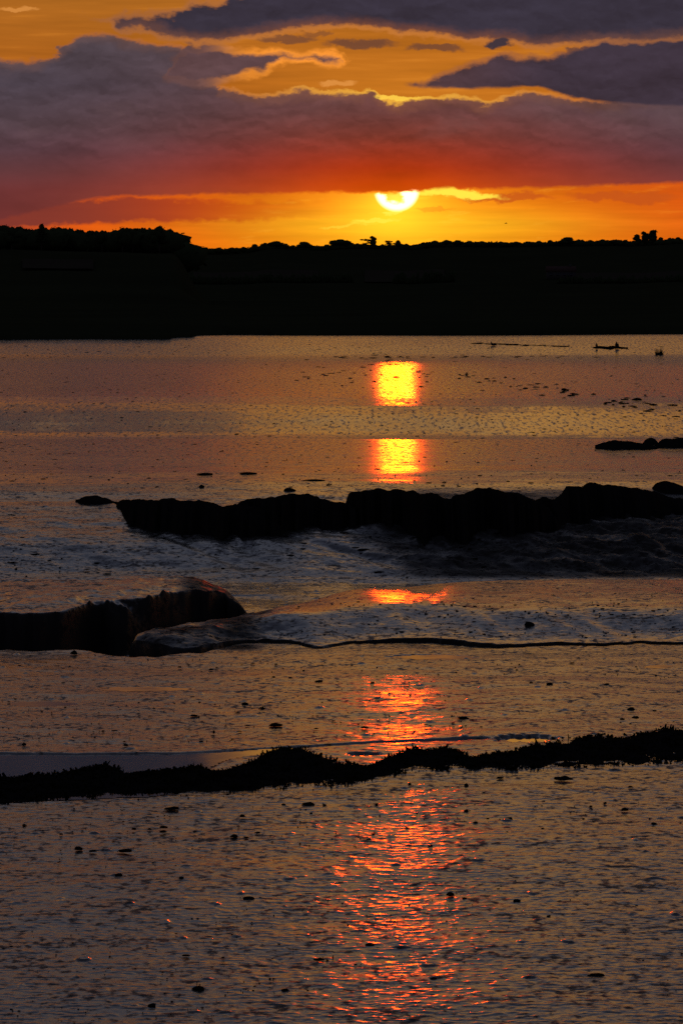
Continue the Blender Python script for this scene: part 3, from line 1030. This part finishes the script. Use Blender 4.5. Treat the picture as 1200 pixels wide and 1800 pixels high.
def hedge(name, p0, p1, dist, h, label):
    rg = np.random.default_rng(int(dist + p0))
    parts = []
    n = int((p1 - p0) / 3)
    for i in range(n):
        p = p0 + (p1 - p0) * (i + rg.random() * .6) / n
        x = (p - 600) / F * dist
        zg = float(land_z(np.array([x]), np.array([float(dist)]))[0])
        hh = h * (0.6 + .8 * rg.random())
        parts.append(blob((x, dist, zg + hh * .45), (dist * 3 / F, 1.5, hh * .6), i % 50, 1))
        parts.append(leaves((x, dist, zg + hh * .45), (dist * 3.2 / F, 1.6, hh * .6), 10, .4, rg))
    v, f = join_tri(parts)
    o = obj(name, np_mesh(name, v, f, False), M_leaf)
    tag(o, label, 'hedge')


hedge('hedge', 330, 620, 1880, 3.0, 'dark hedge along the field left of the sun')
hedge('hedge', 690, 800, 1870, 4.0, 'dark bushy hedge in front of the field under the sun')
hedge('hedge', 980, 1240, 1840, 2.5, 'dark hedge below the pale strip of field on the right')


def farm():
    x, y = (985 - 600) / F * 1900, 1900.0
    zg = float(land_z(np.array([x]), np.array([y]))[0]) + 0.2
    e = bpy.data.objects.new('farm_house', None)
    e.location = (x, y, zg)
    link(e)
    tag(e, 'long pale farm house barely showing in the dark fields on the right', 'house')
    def box(x0, x1, y0, y1, z0, z1):
        v = np.array([[a, b, c] for a in (x0, x1) for b in (y0, y1) for c in (z0, z1)], float)
        f = np.array([[0, 1, 3, 2], [4, 6, 7, 5], [0, 4, 5, 1], [2, 3, 7, 6], [0, 2, 6, 4], [1, 5, 7, 3]])
        return v, f
    w, f = box(-6, 6, -3, 3, -.5, 3)
    obj('wall', np_mesh('wall', w, f, False), M_wall, e)
    v = np.array([[-6.3, -3.4, 2.95], [6.3, -3.4, 2.95], [6.3, 3.4, 2.95], [-6.3, 3.4, 2.95], [-6.3, 0, 5.2], [6.3, 0, 5.2]])
    roof = obj('roof', np_mesh('roof', v, np.array([[0, 1, 5], [0, 5, 4], [2, 3, 4], [2, 4, 5], [0, 4, 3], [1, 2, 5], [0, 3, 2], [0, 2, 1]]), False), M_roof, e)
    w, f = box(3.4, 4.2, -.4, .4, 4.2, 6.1)
    obj('chimney', np_mesh('chimney', w, f, False), M_wall, roof)
    for i in range(4):
        w, f = box(-4.8 + i * 2.8, -3.8 + i * 2.8, -3.06, -2.9, 1.1, 2.2)
        obj('window', np_mesh('window', w, f, False), M_glass, e)


farm()


# ------------------------------------------------------------------ mounds of turf on the mud
def mound(name, pts_top, r_base, depth, label, seed, zb=None, cat='mound', mat=None):
    """a humped bank of mud: silhouette points (p, row) along its top, its foot at row r_base"""
    p0, p1 = pts_top[0][0], pts_top[-1][0]
    pb = np.linspace(p0, p1, 9)
    rb = interp(pb, r_base) if isinstance(r_base, list) else np.full(9, r_base)
    c = on_ground((p0 + p1) / 2, rb[4])
    yfs = np.array([on_ground(a, b).y for a, b in zip(pb, rb)])
    n = max(28, int((p1 - p0) / 2.2)); k = 26
    ps = np.linspace(p0, p1, n)
    us = np.linspace(0, 1, k)
    pv, uv = np.meshgrid(ps, us)
    yf = np.interp(ps, pb, yfs)
    rt_ = interp(ps, pts_top) + fbm(ps / 22.0, ps * 0 + seed + .7, seed + 2, 4) * 2.4
    s = (ps - p0) / (p1 - p0)
    taper = np.clip(np.sin(np.pi * s), 0, 1) ** 0.35
    yfront = yf + depth * .5 * (1 - taper) + fbm(ps / 38.0, ps * 0 + seed + .3, seed, 4) * depth * .42 + perlin(ps / 7.0, ps * 0 + .4, seed) * depth * .06
    dep = depth * (0.25 + .75 * taper)
    yv = yfront[None, :] + uv * dep[None, :]
    xv = (pv - 600) / F * (yf + depth * .4)[None, :] + 0 * yv
    ycrest = yf + depth * .4
    zt = CAMH - (rt_ - HR) / F * ycrest
    zg = terrain(xv, yv, False)[0]
    # cross-section: steep undercut front, rounded crown, long back
    prof = interp(uv, [(0, 0), (.05, .20), (.12, .46), (.25, .80), (.4, 1.0), (.6, .93), (.8, .6), (1, 0)])
    nz = fbm(xv * 3.1, yv * 1.9, seed + 3, 4) * 0.07 + fbm(xv * 9, yv * 7, seed + 5, 2) * 0.022
    hgt = np.maximum(zt[None, :] - zg, 0.02)
    z = zg - 0.05 + (hgt + 0.05) * prof + nz * np.sqrt(prof * (1 - prof * .9)) * np.minimum(1, hgt * 3) * np.clip(taper, 0, 1)
    xo, yo = (p0 + p1) / 2, 0
    loc = np.array([c.x, c.y, c.z])
    v = np.stack([xv, yv, z], -1).reshape(-1, 3) - loc
    f = grid_faces(k, n)
    o = obj(name, np_mesh(name, v, f), mat or M_mound, None, loc)
    tag(o, label, cat)
    return o


mound('mud_mound', [(130, 884), (145, 873), (158, 870), (172, 871), (188, 876), (200, 884)], 888, 1.6, 'small black mud mound standing alone at the left of the long bank', 1)
mound('mud_bank', [(198, 892), (206, 884), (230, 878), (270, 877), (310, 879), (345, 882), (390, 888), (420, 890), (450, 892), (478, 905), (496, 930)], [(198, 898), (215, 915), (240, 926), (320, 938), (420, 948), (500, 952)], 3.4, 'long flat topped black mud bank, leftmost of the four big ones', 2)
mound('mud_bank', [(405, 905), (420, 886), (445, 880), (480, 872), (515, 869), (540, 873), (565, 880), (590, 883), (612, 888), (640, 900)], [(405, 946), (480, 938), (560, 930), (640, 938)], 3.0, 'black humped mud bank, second from the left, with a knobbly crest', 4)
mound('mud_bank', [(606, 890), (613, 868), (640, 862), (690, 864), (740, 865), (768, 870), (784, 876), (805, 868), (840, 862), (880, 863), (910, 867), (940, 880), (965, 895), (985, 920)], [(606, 920), (680, 938), (800, 945), (900, 942), (985, 938)], 3.4, 'wide black mud bank with a shallow dip in its top, right of the middle', 6)
mound('mud_bank', [(930, 905), (950, 880), (985, 870), (1000, 857), (1040, 852), (1090, 854), (1130, 859), (1160, 868), (1190, 878), (1230, 884), (1330, 900)], [(930, 928), (1000, 922), (1060, 912), (1150, 908), (1330, 910)], 3.4, 'high black rounded mud bank, rightmost of the four big ones', 8)
mound('mud_mound', [(1150, 858), (1156, 849), (1168, 845), (1184, 849), (1205, 856), (1230, 866)], 868, 1.6, 'small black mud mound behind the rightmost bank at the picture edge', 10)
mound('mud_mound', [(1048, 783), (1062, 778), (1078, 773), (1095, 776), (1115, 778), (1140, 780), (1158, 788), (1170, 795)], 791, 2.6, 'low long black mud mound on the far terrace edge, on the right', 12)
mound('mud_mound', [(1130, 778), (1136, 772), (1144, 769), (1152, 772), (1158, 779)], 782, 1.6, 'small knob of black mud between two low mounds, on the right', 14)
mound('mud_mound', [(1155, 782), (1168, 772), (1180, 772), (1190, 770), (1210, 772), (1250, 780)], 788, 2.6, 'low black mud mound cut by the right edge of the picture', 16)
isl = mound('mud_island', [(1042, 613), (1052, 610), (1066, 609), (1085, 610), (1096, 612), (1104, 615)], 615.5, 5.0, 'thin dark mud islet with two birds standing on it', 18, cat='islet')


# ------------------------------------------------------------------ weed ridge in the foreground
def weed_ridge():
    TOP = [(-500, 1392), (-200, 1384), (0, 1374), (60, 1370), (110, 1366), (135, 1360), (160, 1357), (190, 1356), (215, 1364), (250, 1362), (300, 1358), (345, 1355), (380, 1360), (420, 1352), (455, 1340),
           (490, 1332), (525, 1329), (560, 1337), (600, 1348), (648, 1350), (680, 1338), (735, 1323), (790, 1322), (830, 1334), (870, 1328), (920, 1322), (950, 1315), (1000, 1312), (1045, 1301),
           (1085, 1306), (1110, 1304), (1145, 1298), (1200, 1293), (1400, 1285), (1700, 1270)]
    BASE = [(-500, 1440), (-200, 1430), (0, 1418), (100, 1410), (200, 1401), (300, 1397), (400, 1394), (500, 1391), (600, 1386), (650, 1378), (700, 1368), (800, 1364), (900, 1358), (1000, 1354), (1100, 1350), (1200, 1344), (1400, 1336), (1700, 1325)]
    n, k = 1900, 28
    ps = np.linspace(-1900, 3100, n)
    us = np.linspace(0, 1, k)
    rb_ = interp(ps, BASE) + perlin(ps / 26.0, ps * 0 + .5, 91) * 3 + perlin(ps / 9.0, ps * 0 + .5, 92) * 1.5
    yf = F * CAMH / (rb_ - HR)
    zt = 0.034 + 0.02 * perlin(ps / 60.0, ps * 0 + .2, 97)
    yc = F * (CAMH - zt - .012) / (interp(ps, TOP) - HR)
    end = sst(-1900, -1500, ps) * sst(3100, 2700, ps)
    zt = zt * end - .02 * (1 - end)
    dep = np.maximum((yc - yf) / .55, .3)
    yv = yf[None, :] + us[:, None] * dep[None, :]
    xv = ((ps - 600) / F * yc)[None, :] + 0 * yv
    prof = interp(us, [(0, 0), (.06, .35), (.2, .62), (.35, .85), (.55, 1), (.7, .8), (.85, .4), (1, 0)])[:, None]
    nz = fbm(xv * 7, yv * 7, 93, 4) * 0.035
    z = -0.03 + (zt[None, :] + 0.03) * prof + nz * np.sqrt(np.clip(prof, 0, 1)) * .8
    o = obj('mud_ridge', np_mesh('mud_ridge', np.stack([xv, yv, z], -1).reshape(-1, 3), grid_faces(k, n)), M_mound)
    tag(o, 'long low black ridge overgrown with seaweed crossing the whole foreground', 'ridge')
    # weed: short curling fronds all over it
    rg = np.random.default_rng(12)
    N = 62000
    i = rg.integers(0, n, N); j = rg.integers(1, k - 3, N)
    base = np.stack([xv[j, i], yv[j, i], z[j, i]], -1) + rg.normal(size=(N, 3)) * [.006, .015, .003]
    L = (0.014 + 0.024 * rg.random(N) ** 2)[:, None]
    clump = (0.35 + 1.1 * sst(-.1, .5, perlin(base[:, 0] * 6, base[:, 1] * 6, 95)))[:, None]
    L = L * clump * (0.1 + 0.9 * end[i])[:, None]
    up = np.stack([rg.normal(size=N) * .75, rg.normal(size=N) * .6, 0.35 + rg.random(N)], -1)
    up /= np.linalg.norm(up, axis=1)[:, None]
    side = np.cross(up, rg.normal(size=(N, 3))); side /= np.linalg.norm(side, axis=1)[:, None]
    wd = L * .22 + .003
    v = np.stack([base - side * wd, base + side * wd, base + up * L + side * wd * .6, base + up * L - side * wd * .6], 1).reshape(-1, 3)
    w = obj('seaweed', np_mesh('seaweed', v, np.arange(4 * N).reshape(-1, 4), False), M_weed, o)
    w['kind'] = 'stuff'


weed_ridge()


# ------------------------------------------------------------------ clods, stones and scraps on the mud
def clod_mesh(seed, sub=2):
    v, f = blob((0, 0, 0), (1, 1, 1), seed, sub, 0.55, 1.1)
    v[:, 2] = np.where(v[:, 2] < 0, v[:, 2] * .4, v[:, 2])
    return np_mesh('mud_clod', v, f)


CLODS = [clod_mesh(s) for s in (3, 8, 15, 23, 31, 44)]
for me in CLODS: me.materials.append(M_clod)
_cn = [0]


def clod(p, r, w, h, label, group=None, name='mud_clod'):
    if label == GL:
        a = 'left of the red glitter path' if p < 590 else ('in the red glitter path' if p < 800 else 'right of the red glitter path')
        b = 'just below the weedy ridge' if r < 1480 else ('midway down the mud' if r < 1640 else 'near the bottom edge')
        label, group = f'small clod {b}, {a}', f'small clods {b}, {a}'
    elif label == ML:
        a = 'left of the red glitter path' if p < 600 else ('in the red glitter path' if p < 770 else 'right of the red glitter path')
        b = 'below the gully' if r < 1230 else 'close behind the weedy ridge'
        label, group = f'small dark scrap {b}, {a}', f'small scraps {b}, {a}'
    c = on_ground(p, r)
    y = c.y
    o = bpy.data.objects.new(name, CLODS[_cn[0] % len(CLODS)])
    _cn[0] += 1
    hw = w / F * y * .5
    hh = h / F * y * .5
    o.location = (c.x, c.y, c.z + hh * .15)
    o.scale = (hw, hw * random.uniform(.8, 1.3), hh)
    o.rotation_euler = (0, 0, random.uniform(-.5, .5) + random.choice((0, math.pi)))
    link(o)
    tag(o, label, 'clod', group)
    return o


GL = 'small dark clod of mud scattered on the shining foreground flat'
GG = 'small dark clods on the foreground flat'
ML = 'small dark scrap of mud or weed on the middle flat behind the ridge'
MG = 'small dark scraps on the middle flat'
NAMED = [
    (129, 1151, 12, 10, 'squarish dark clod alone on the flat at the left, just below the gully'),
    (931, 1101, 18, 11, 'dark lump of mud on the grey slope of the right hand terrace'),
    (354, 856, 10, 7, 'round dark stone on the orange terrace above the leftmost mud bank'),
    (360, 834, 30, 5, 'long flat dark scrap, left one of a pair on the far terrace'),
    (436, 833, 30, 6, 'long flat dark scrap, right one of a pair on the far terrace'),
    (509, 863, 20, 8, 'dark clod just behind the knobbly crest of the second mud bank'),
    (553, 845, 42, 4, 'thin long dark streak of debris above the middle mud bank'),
    (301, 1426, 26, 7, 'flat dark clod just below the weedy ridge, left of centre'),
    (541, 1419, 24, 8, 'wide dark clod right under the weedy ridge near the sun glitter'),
    (425, 1439, 10, 7, 'small round dark clod between two flat ones below the ridge'),
    (286, 1460, 14, 7, 'upper clod of a touching pair, left foreground'),
    (285, 1467, 12, 6, 'lower clod of a touching pair, left foreground'),
    (411, 1475, 14, 8, 'roundish dark clod with a thin scrap beside it, left foreground'),
    (136, 1498, 15, 9, 'dark clod at the left end of a row of three, left foreground'),
    (161, 1501, 15, 5, 'thin dark clod in the middle of a row of three, left foreground'),
    (218, 1502, 26, 8, 'wide dark clod at the right end of a row of three, left foreground'),
    (206, 1544, 15, 7, 'blocky dark clod alone below the row of three, left foreground'),
    (991, 1374, 32, 9, 'forked dark clod under the ridge, right foreground'),
    (1100, 1428, 14, 8, 'dark clod with a broad base, right foreground below the ridge'),
    (1152, 1455, 11, 8, 'round dark clod nearest the right edge, right foreground'),
    (792, 1579, 15, 11, 'roundest and biggest dark clod right of the sun glitter'),
    (967, 1206, 12, 7, 'dark clod on the middle flat, right of the glitter path'),
    (1118, 1265, 12, 7, 'dark clod at the right on the middle flat above the ridge'),
    (484, 1278, 24, 8, 'wide scrap of dark mud left of the glitter path above the ridge'),
    (1120, 703, 18, 6, 'dark clump on the far flat at the right, beside the tracks'),
]
for p, r, w, h, lb in NAMED:
    clod(p, r, w, h, lb)
GL = 'small dark clod of mud scattered on the shining foreground flat'
GG = 'small dark clods on the foreground flat'
for p, r, w, h in ((234, 1463, 9, 6), (261, 1463, 7, 5), (452, 1470, 11, 5), (432, 1478, 9, 4), (318, 1551, 10, 6), (105, 1472, 7, 4), (341, 1467, 7, 4), (820, 1385, 8, 8), (720, 1383, 6, 6), (1110, 1387, 8, 5),
                   (817, 1585, 9, 4), (892, 1469, 8, 6), (863, 1477, 7, 5), (955, 1462, 7, 4), (898, 1445, 8, 6), (820, 1431, 8, 7), (757, 1494, 10, 6), (662, 1420, 6, 6), (850, 1398, 8, 4), (880, 1372, 14, 5),
                   (502, 1388, 8, 5), (1040, 1422, 6, 5), (1065, 1416, 6, 5), (40, 1456, 8, 5), (570, 1419, 8, 4), (498, 1418, 8, 4), (436, 1586, 22, 7), (325, 1688, 14, 5), (560, 1696, 20, 6), (348, 1746, 22, 9),
                   (265, 1776, 14, 8), (500, 1750, 14, 6), (762, 1730, 14, 8), (1050, 1722, 30, 7), (650, 1668, 18, 6), (910, 1590, 14, 5)):
    clod(p, r, w, h, GL, GG)
rg = random.Random(5)
for i in range(16):
    r = 1400 + 400 * rg.random() ** 1.3
    w = rg.uniform(4, 9)
    clod(rg.uniform(-20, 1220), r, w, w * rg.uniform(.25, .45), GL, GG)
ML = 'small dark scrap of mud or weed on the middle flat behind the ridge'
MG = 'small dark scraps on the middle flat'
for p, r, w, h in ((430, 1240, 12, 5), (460, 1248, 12, 5), (340, 1261, 14, 5), (220, 1314, 9, 6), (40, 1313, 9, 7), (375, 1292, 4, 10), (1067, 1206, 10, 5), (1095, 1268, 10, 5), (1110, 1250, 14, 7), (934, 1203, 8, 5), (815, 1265, 20, 5),
                   (315, 1175, 7, 4), (370, 1179, 8, 4), (640, 1282, 14, 5), (560, 1200, 14, 4), (510, 1195, 10, 5), (480, 1193, 8, 5)):
    clod(p, r, w, h, ML, MG)
for i in range(45):
    clod(rg.uniform(0, 1200), rg.uniform(1145, 1315), rg.uniform(4, 11), rg.uniform(1.5, 3.2), ML, MG)


# tracks and uncountable flecks beyond
def flecks(name, pts, label, seed):
    parts = []
    for i, (p, r, w, h) in enumerate(pts):
        c = on_ground(p, r)
        a = w / F * c.y * .5
        v, f = blob((c.x, c.y, c.z), (a, a * 1.2, h / F * c.y * .6), (i + seed) % 89, 1, .6)
        parts.append((v, f))
    v, f = join_tri(parts)
    o = obj(name, np_mesh(name, v, f), M_clod)
    tag(o, label, None, None, 'stuff')


rg2 = np.random.default_rng(21)
tr = []
for i in range(70):
    t = rg2.random()
    tr.append((800 + 400 * t + rg2.normal() * 14, 658 + 66 * t + rg2.normal() * (3 + 7 * t), 5 + 12 * rg2.random() * (.5 + t), 1.5 + 2.0 * rg2.random()))
for i in range(40):
    tr.append((520 + 240 * rg2.random(), 640 + rg2.normal() * 9 + 26 * rg2.random(), 5 + 10 * rg2.random(), 1.5 + 1.4 * rg2.random()))
for i in range(40):
    tr.append((550 + 500 * rg2.random(), 628 + rg2.normal() * 2.0, 6 + 10 * rg2.random(), 1.0 + rg2.random()))
flecks('mud_tracks', tr, 'trail of dark footmarks and scraps across the far mud', 1)
fl = []
for i in range(900):
    r = 605 + 255 * rg2.random()
    s = (r - 520) / 340.0
    fl.append((1240 * rg2.random() - 20, r, 2.5 + (5 + 5 * s) * rg2.random() ** 3, 0.7 + 1.5 * s * rg2.random()))
for i in range(90):
    t = rg2.random()
    fl.append((830 + 170 * t, 603 + 6 * t + rg2.normal() * 0.6, 12 * rg2.random() + 4, 1.0))
for i in range(170):
    r = 880 + 135 * rg2.random()
    p = rg2.random() ** 1.3 * 900 - 20
    fl.append((p, r, 4 + 26 * rg2.random() ** 3, 0.8 + 2.4 * rg2.random() ** 2))
flecks('mud_flecks', fl, 'countless dark flecks of mud over the distant flats', 5)
f2 = []
for i in range(300):
    f2.append((480 + 740 * rg2.random(), 1028 + 95 * rg2.random(), 2.5 + 7 * rg2.random() ** 3, 0.8 + 1.2 * rg2.random()))
for i in range(700):
    f2.append((1220 * rg2.random() - 10, 1150 + 160 * rg2.random(), 2 + 4 * rg2.random() ** 3, 0.8 + 1.0 * rg2.random()))
for i in range(900):
    f2.append((1220 * rg2.random() - 10, 1390 + 420 * rg2.random(), 2 + 5 * rg2.random() ** 3, 0.8 + 1.4 * rg2.random()))
flecks('mud_crumbs', f2, 'countless small crumbs of mud on the near flats', 9)


# ------------------------------------------------------------------ birds and a plant on the far mud
def skinned(name, joints, radii, edges, sub=1):
    me = bpy.data.meshes.new(name)
    me.from_pydata(joints, edges, [])
    o = bpy.data.objects.new(name, me)
    COL.objects.link(o)
    sk = o.modifiers.new('skin', 'SKIN')
    for v, r in zip(me.skin_vertices[0].data, radii):
        v.radius = r if isinstance(r, tuple) else (r, r)
    me.skin_vertices[0].data[0].use_root = True
    ss_ = o.modifiers.new('sub', 'SUBSURF')
    ss_.levels = ss_.render_levels = sub
    dg = bpy.context.evaluated_depsgraph_get()
    m2 = bpy.data.meshes.new_from_object(o.evaluated_get(dg))
    bpy.data.objects.remove(o)
    m2.name = name
    for q in m2.polygons: q.use_smooth = True
    return m2


def stand_bird(p, r, hpx, width, label, zoff=0.0):
    """upright bird seen from the front or back; unit height 1"""
    c = on_ground(p, r)
    e = bpy.data.objects.new('standing_bird', None)
    c.z += zoff
    e.location = c
    s = hpx / F * c.y
    e.scale = (s * width, s * width, s)
    e.rotation_euler = (0, 0, 0.5)
    link(e)
    tag(e, label, 'bird')
    J = [(0, 0, .42), (0, -.03, .30), (0, -.10, .22), (0, .05, .58), (0, .08, .70), (0, .09, .80), (0, .10, .90), (0, .17, .90), (0, -.22, .16)]
    Rd = [.20, .17, .09, .19, .13, .085, .085, .035, .03]
    E_ = [(0, 1), (1, 2), (2, 8), (0, 3), (3, 4), (4, 5), (5, 6), (6, 7)]
    obj('body', skinned('body', J, Rd, E_, 2), M_bird, e)
    v, f = tube((0, .20, .90), (0, .31, .88), .022, .004)
    obj('beak', np_mesh('beak', v, f), M_beak, e)
    for sx in (-.07, .07):
        a, fa = join_tri([tube((sx, 0, .26), (sx, .02, .0), .022, .016), tube((sx, -.02, .005), (sx, .10, .005), .014, .008)])
        obj('leg', np_mesh('leg', a, fa), M_beak, e)
    for sx in (-1, 1):
        vv, ff = blob((sx * .17, -.02, .42), (.06, .15, .25), 5 + sx, 2, .1)
        obj('wing', np_mesh('wing', vv, ff), M_bird, e)


def islet_bird(p, hpx, width, label):
    y = isl.location.y + 2.0
    x = (p - 600) / F * y
    loc, nr, hit = None, None, None
    zt = CAMH - (612.3 - HR) / F * y
    e_r = HR + F * (CAMH - zt) / y
    stand_bird_at(x, y, zt, hpx, width, label)


def stand_bird_at(x, y, z, hpx, width, label):
    global on_ground
    keep = on_ground
    on_ground = lambda p, r: Vector((x, y, z))
    stand_bird(0, 0, hpx, width, label)
    on_ground = keep


def ray_top(o, x, y):
    inv = Vector((x, y, 50)) - o.location
    ok, loc, nrm, i = o.ray_cast(inv, Vector((0, 0, -1)))
    return loc.z + o.location.z if ok else None


bpy.context.view_layer.update()
for p, hp, wd, lb in ((1048, 11, .75, 'slim dark bird standing at the left end of the mud islet'), (1083.5, 12.5, 1.15, 'plump dark bird standing upright near the middle of the mud islet')):
    yb = isl.location.y + 1.9
    xb = (p - 600) / F * yb
    z_ = ray_top(isl, xb, yb)
    if z_ is None:
        z_ = tz(xb, yb)
    stand_bird_at(xb, yb, z_, hp, wd, lb)


def sit_bird(p, r, label):
    c = on_ground(p, r)
    e = bpy.data.objects.new('resting_bird', None)
    e.location = c
    s = 11 / F * c.y
    e.scale = (s, s, s)
    link(e)
    tag(e, label, 'bird')
    J = [(0, 0, .22), (.25, 0, .2), (.55, 0, .12), (-.2, 0, .28), (-.27, 0, .45), (-.28, 0, .62), (-.36, 0, .62)]
    obj('body', skinned('body', J, [.21, .17, .05, .18, .10, .10, .04], [(0, 1), (1, 2), (0, 3), (3, 4), (4, 5), (5, 6)], 2), M_bird, e)
    v, f = tube((-.38, 0, .62), (-.52, 0, .6), .03, .008)
    obj('beak', np_mesh('beak', v, f), M_beak, e)
    for sy in (-1, 1):
        vv, ff = blob((.12, sy * .16, .24), (.3, .05, .12), 9 + sy, 2, .1)
        obj('wing', np_mesh('wing', vv, ff), M_bird, e)


sit_bird(866, 608, 'small dark bird resting on the mud near the far shore, right of the sun')


def fly_bird():
    y = 420.0
    x = (888.5 - 600) / F * y
    z = CAMH + (HR - 392.5) / F * y
    e = bpy.data.objects.new('flying_bird', None)
    e.location = (x, y, z)
    e.scale = (.30,) * 3
    link(e)
    tag(e, 'tiny bird flying in the orange sky right of the sun', 'bird')
    J = [(0, 0, 0), (.25, 0, .02), (.42, 0, .03), (-.3, 0, -.01), (-.5, 0, -.02)]
    obj('body', skinned('body', J, [.11, .09, .04, .08, .06], [(0, 1), (1, 2), (0, 3), (3, 4)], 1), M_bird, e)
    for s in (-1, 1):
        v = np.array([[.16, 0, .04], [-.16, 0, .04], [.14, s * .5, .22], [-.12, s * .5, .22], [.0, s * .95, .10], [-.1, s * .9, .10]])
        v = np.concatenate([v, v - [0, 0, .03]])
        f = [[0, 1, 3, 2], [2, 3, 5, 4], [6, 8, 9, 7], [8, 10, 11, 9], [0, 2, 8, 6], [2, 4, 10, 8], [1, 7, 9, 3], [3, 9, 11, 5], [4, 5, 11, 10], [0, 6, 7, 1]]
        obj('wing', np_mesh('wing', v, np.array(f)), M_bird, e)


fly_bird()


def tuft():
    c = on_ground(1158, 623)
    e = bpy.data.objects.new('marsh_plant', None)
    e.location = c
    link(e)
    tag(e, 'spiky dark tuft of marsh grass on the far mud at the right', 'plant')
    s = c.y / F
    v, f = blob((0, 0, .0), (7.5 * s, 7.5 * s, 4 * s), 4, 2, .4)
    obj('base', np_mesh('base', v, f), M_weed, e)
    rg = np.random.default_rng(3)
    parts = []
    for i in range(26):
        x0 = rg.uniform(-6, 6) * s
        L = rg.uniform(5, 14) * s * (.6 + .6 * rg.random())
        parts.append(tube((x0, rg.normal() * 2 * s, 0), (x0 * 1.35 + rg.normal() * 1.5 * s, rg.normal() * 2 * s, L), .7 * s, .15 * s, 4))
    v, f = join_tri(parts)
    obj('blades', np_mesh('blades', v, f), M_weed, e)


tuft()
print('SCENE BUILT')
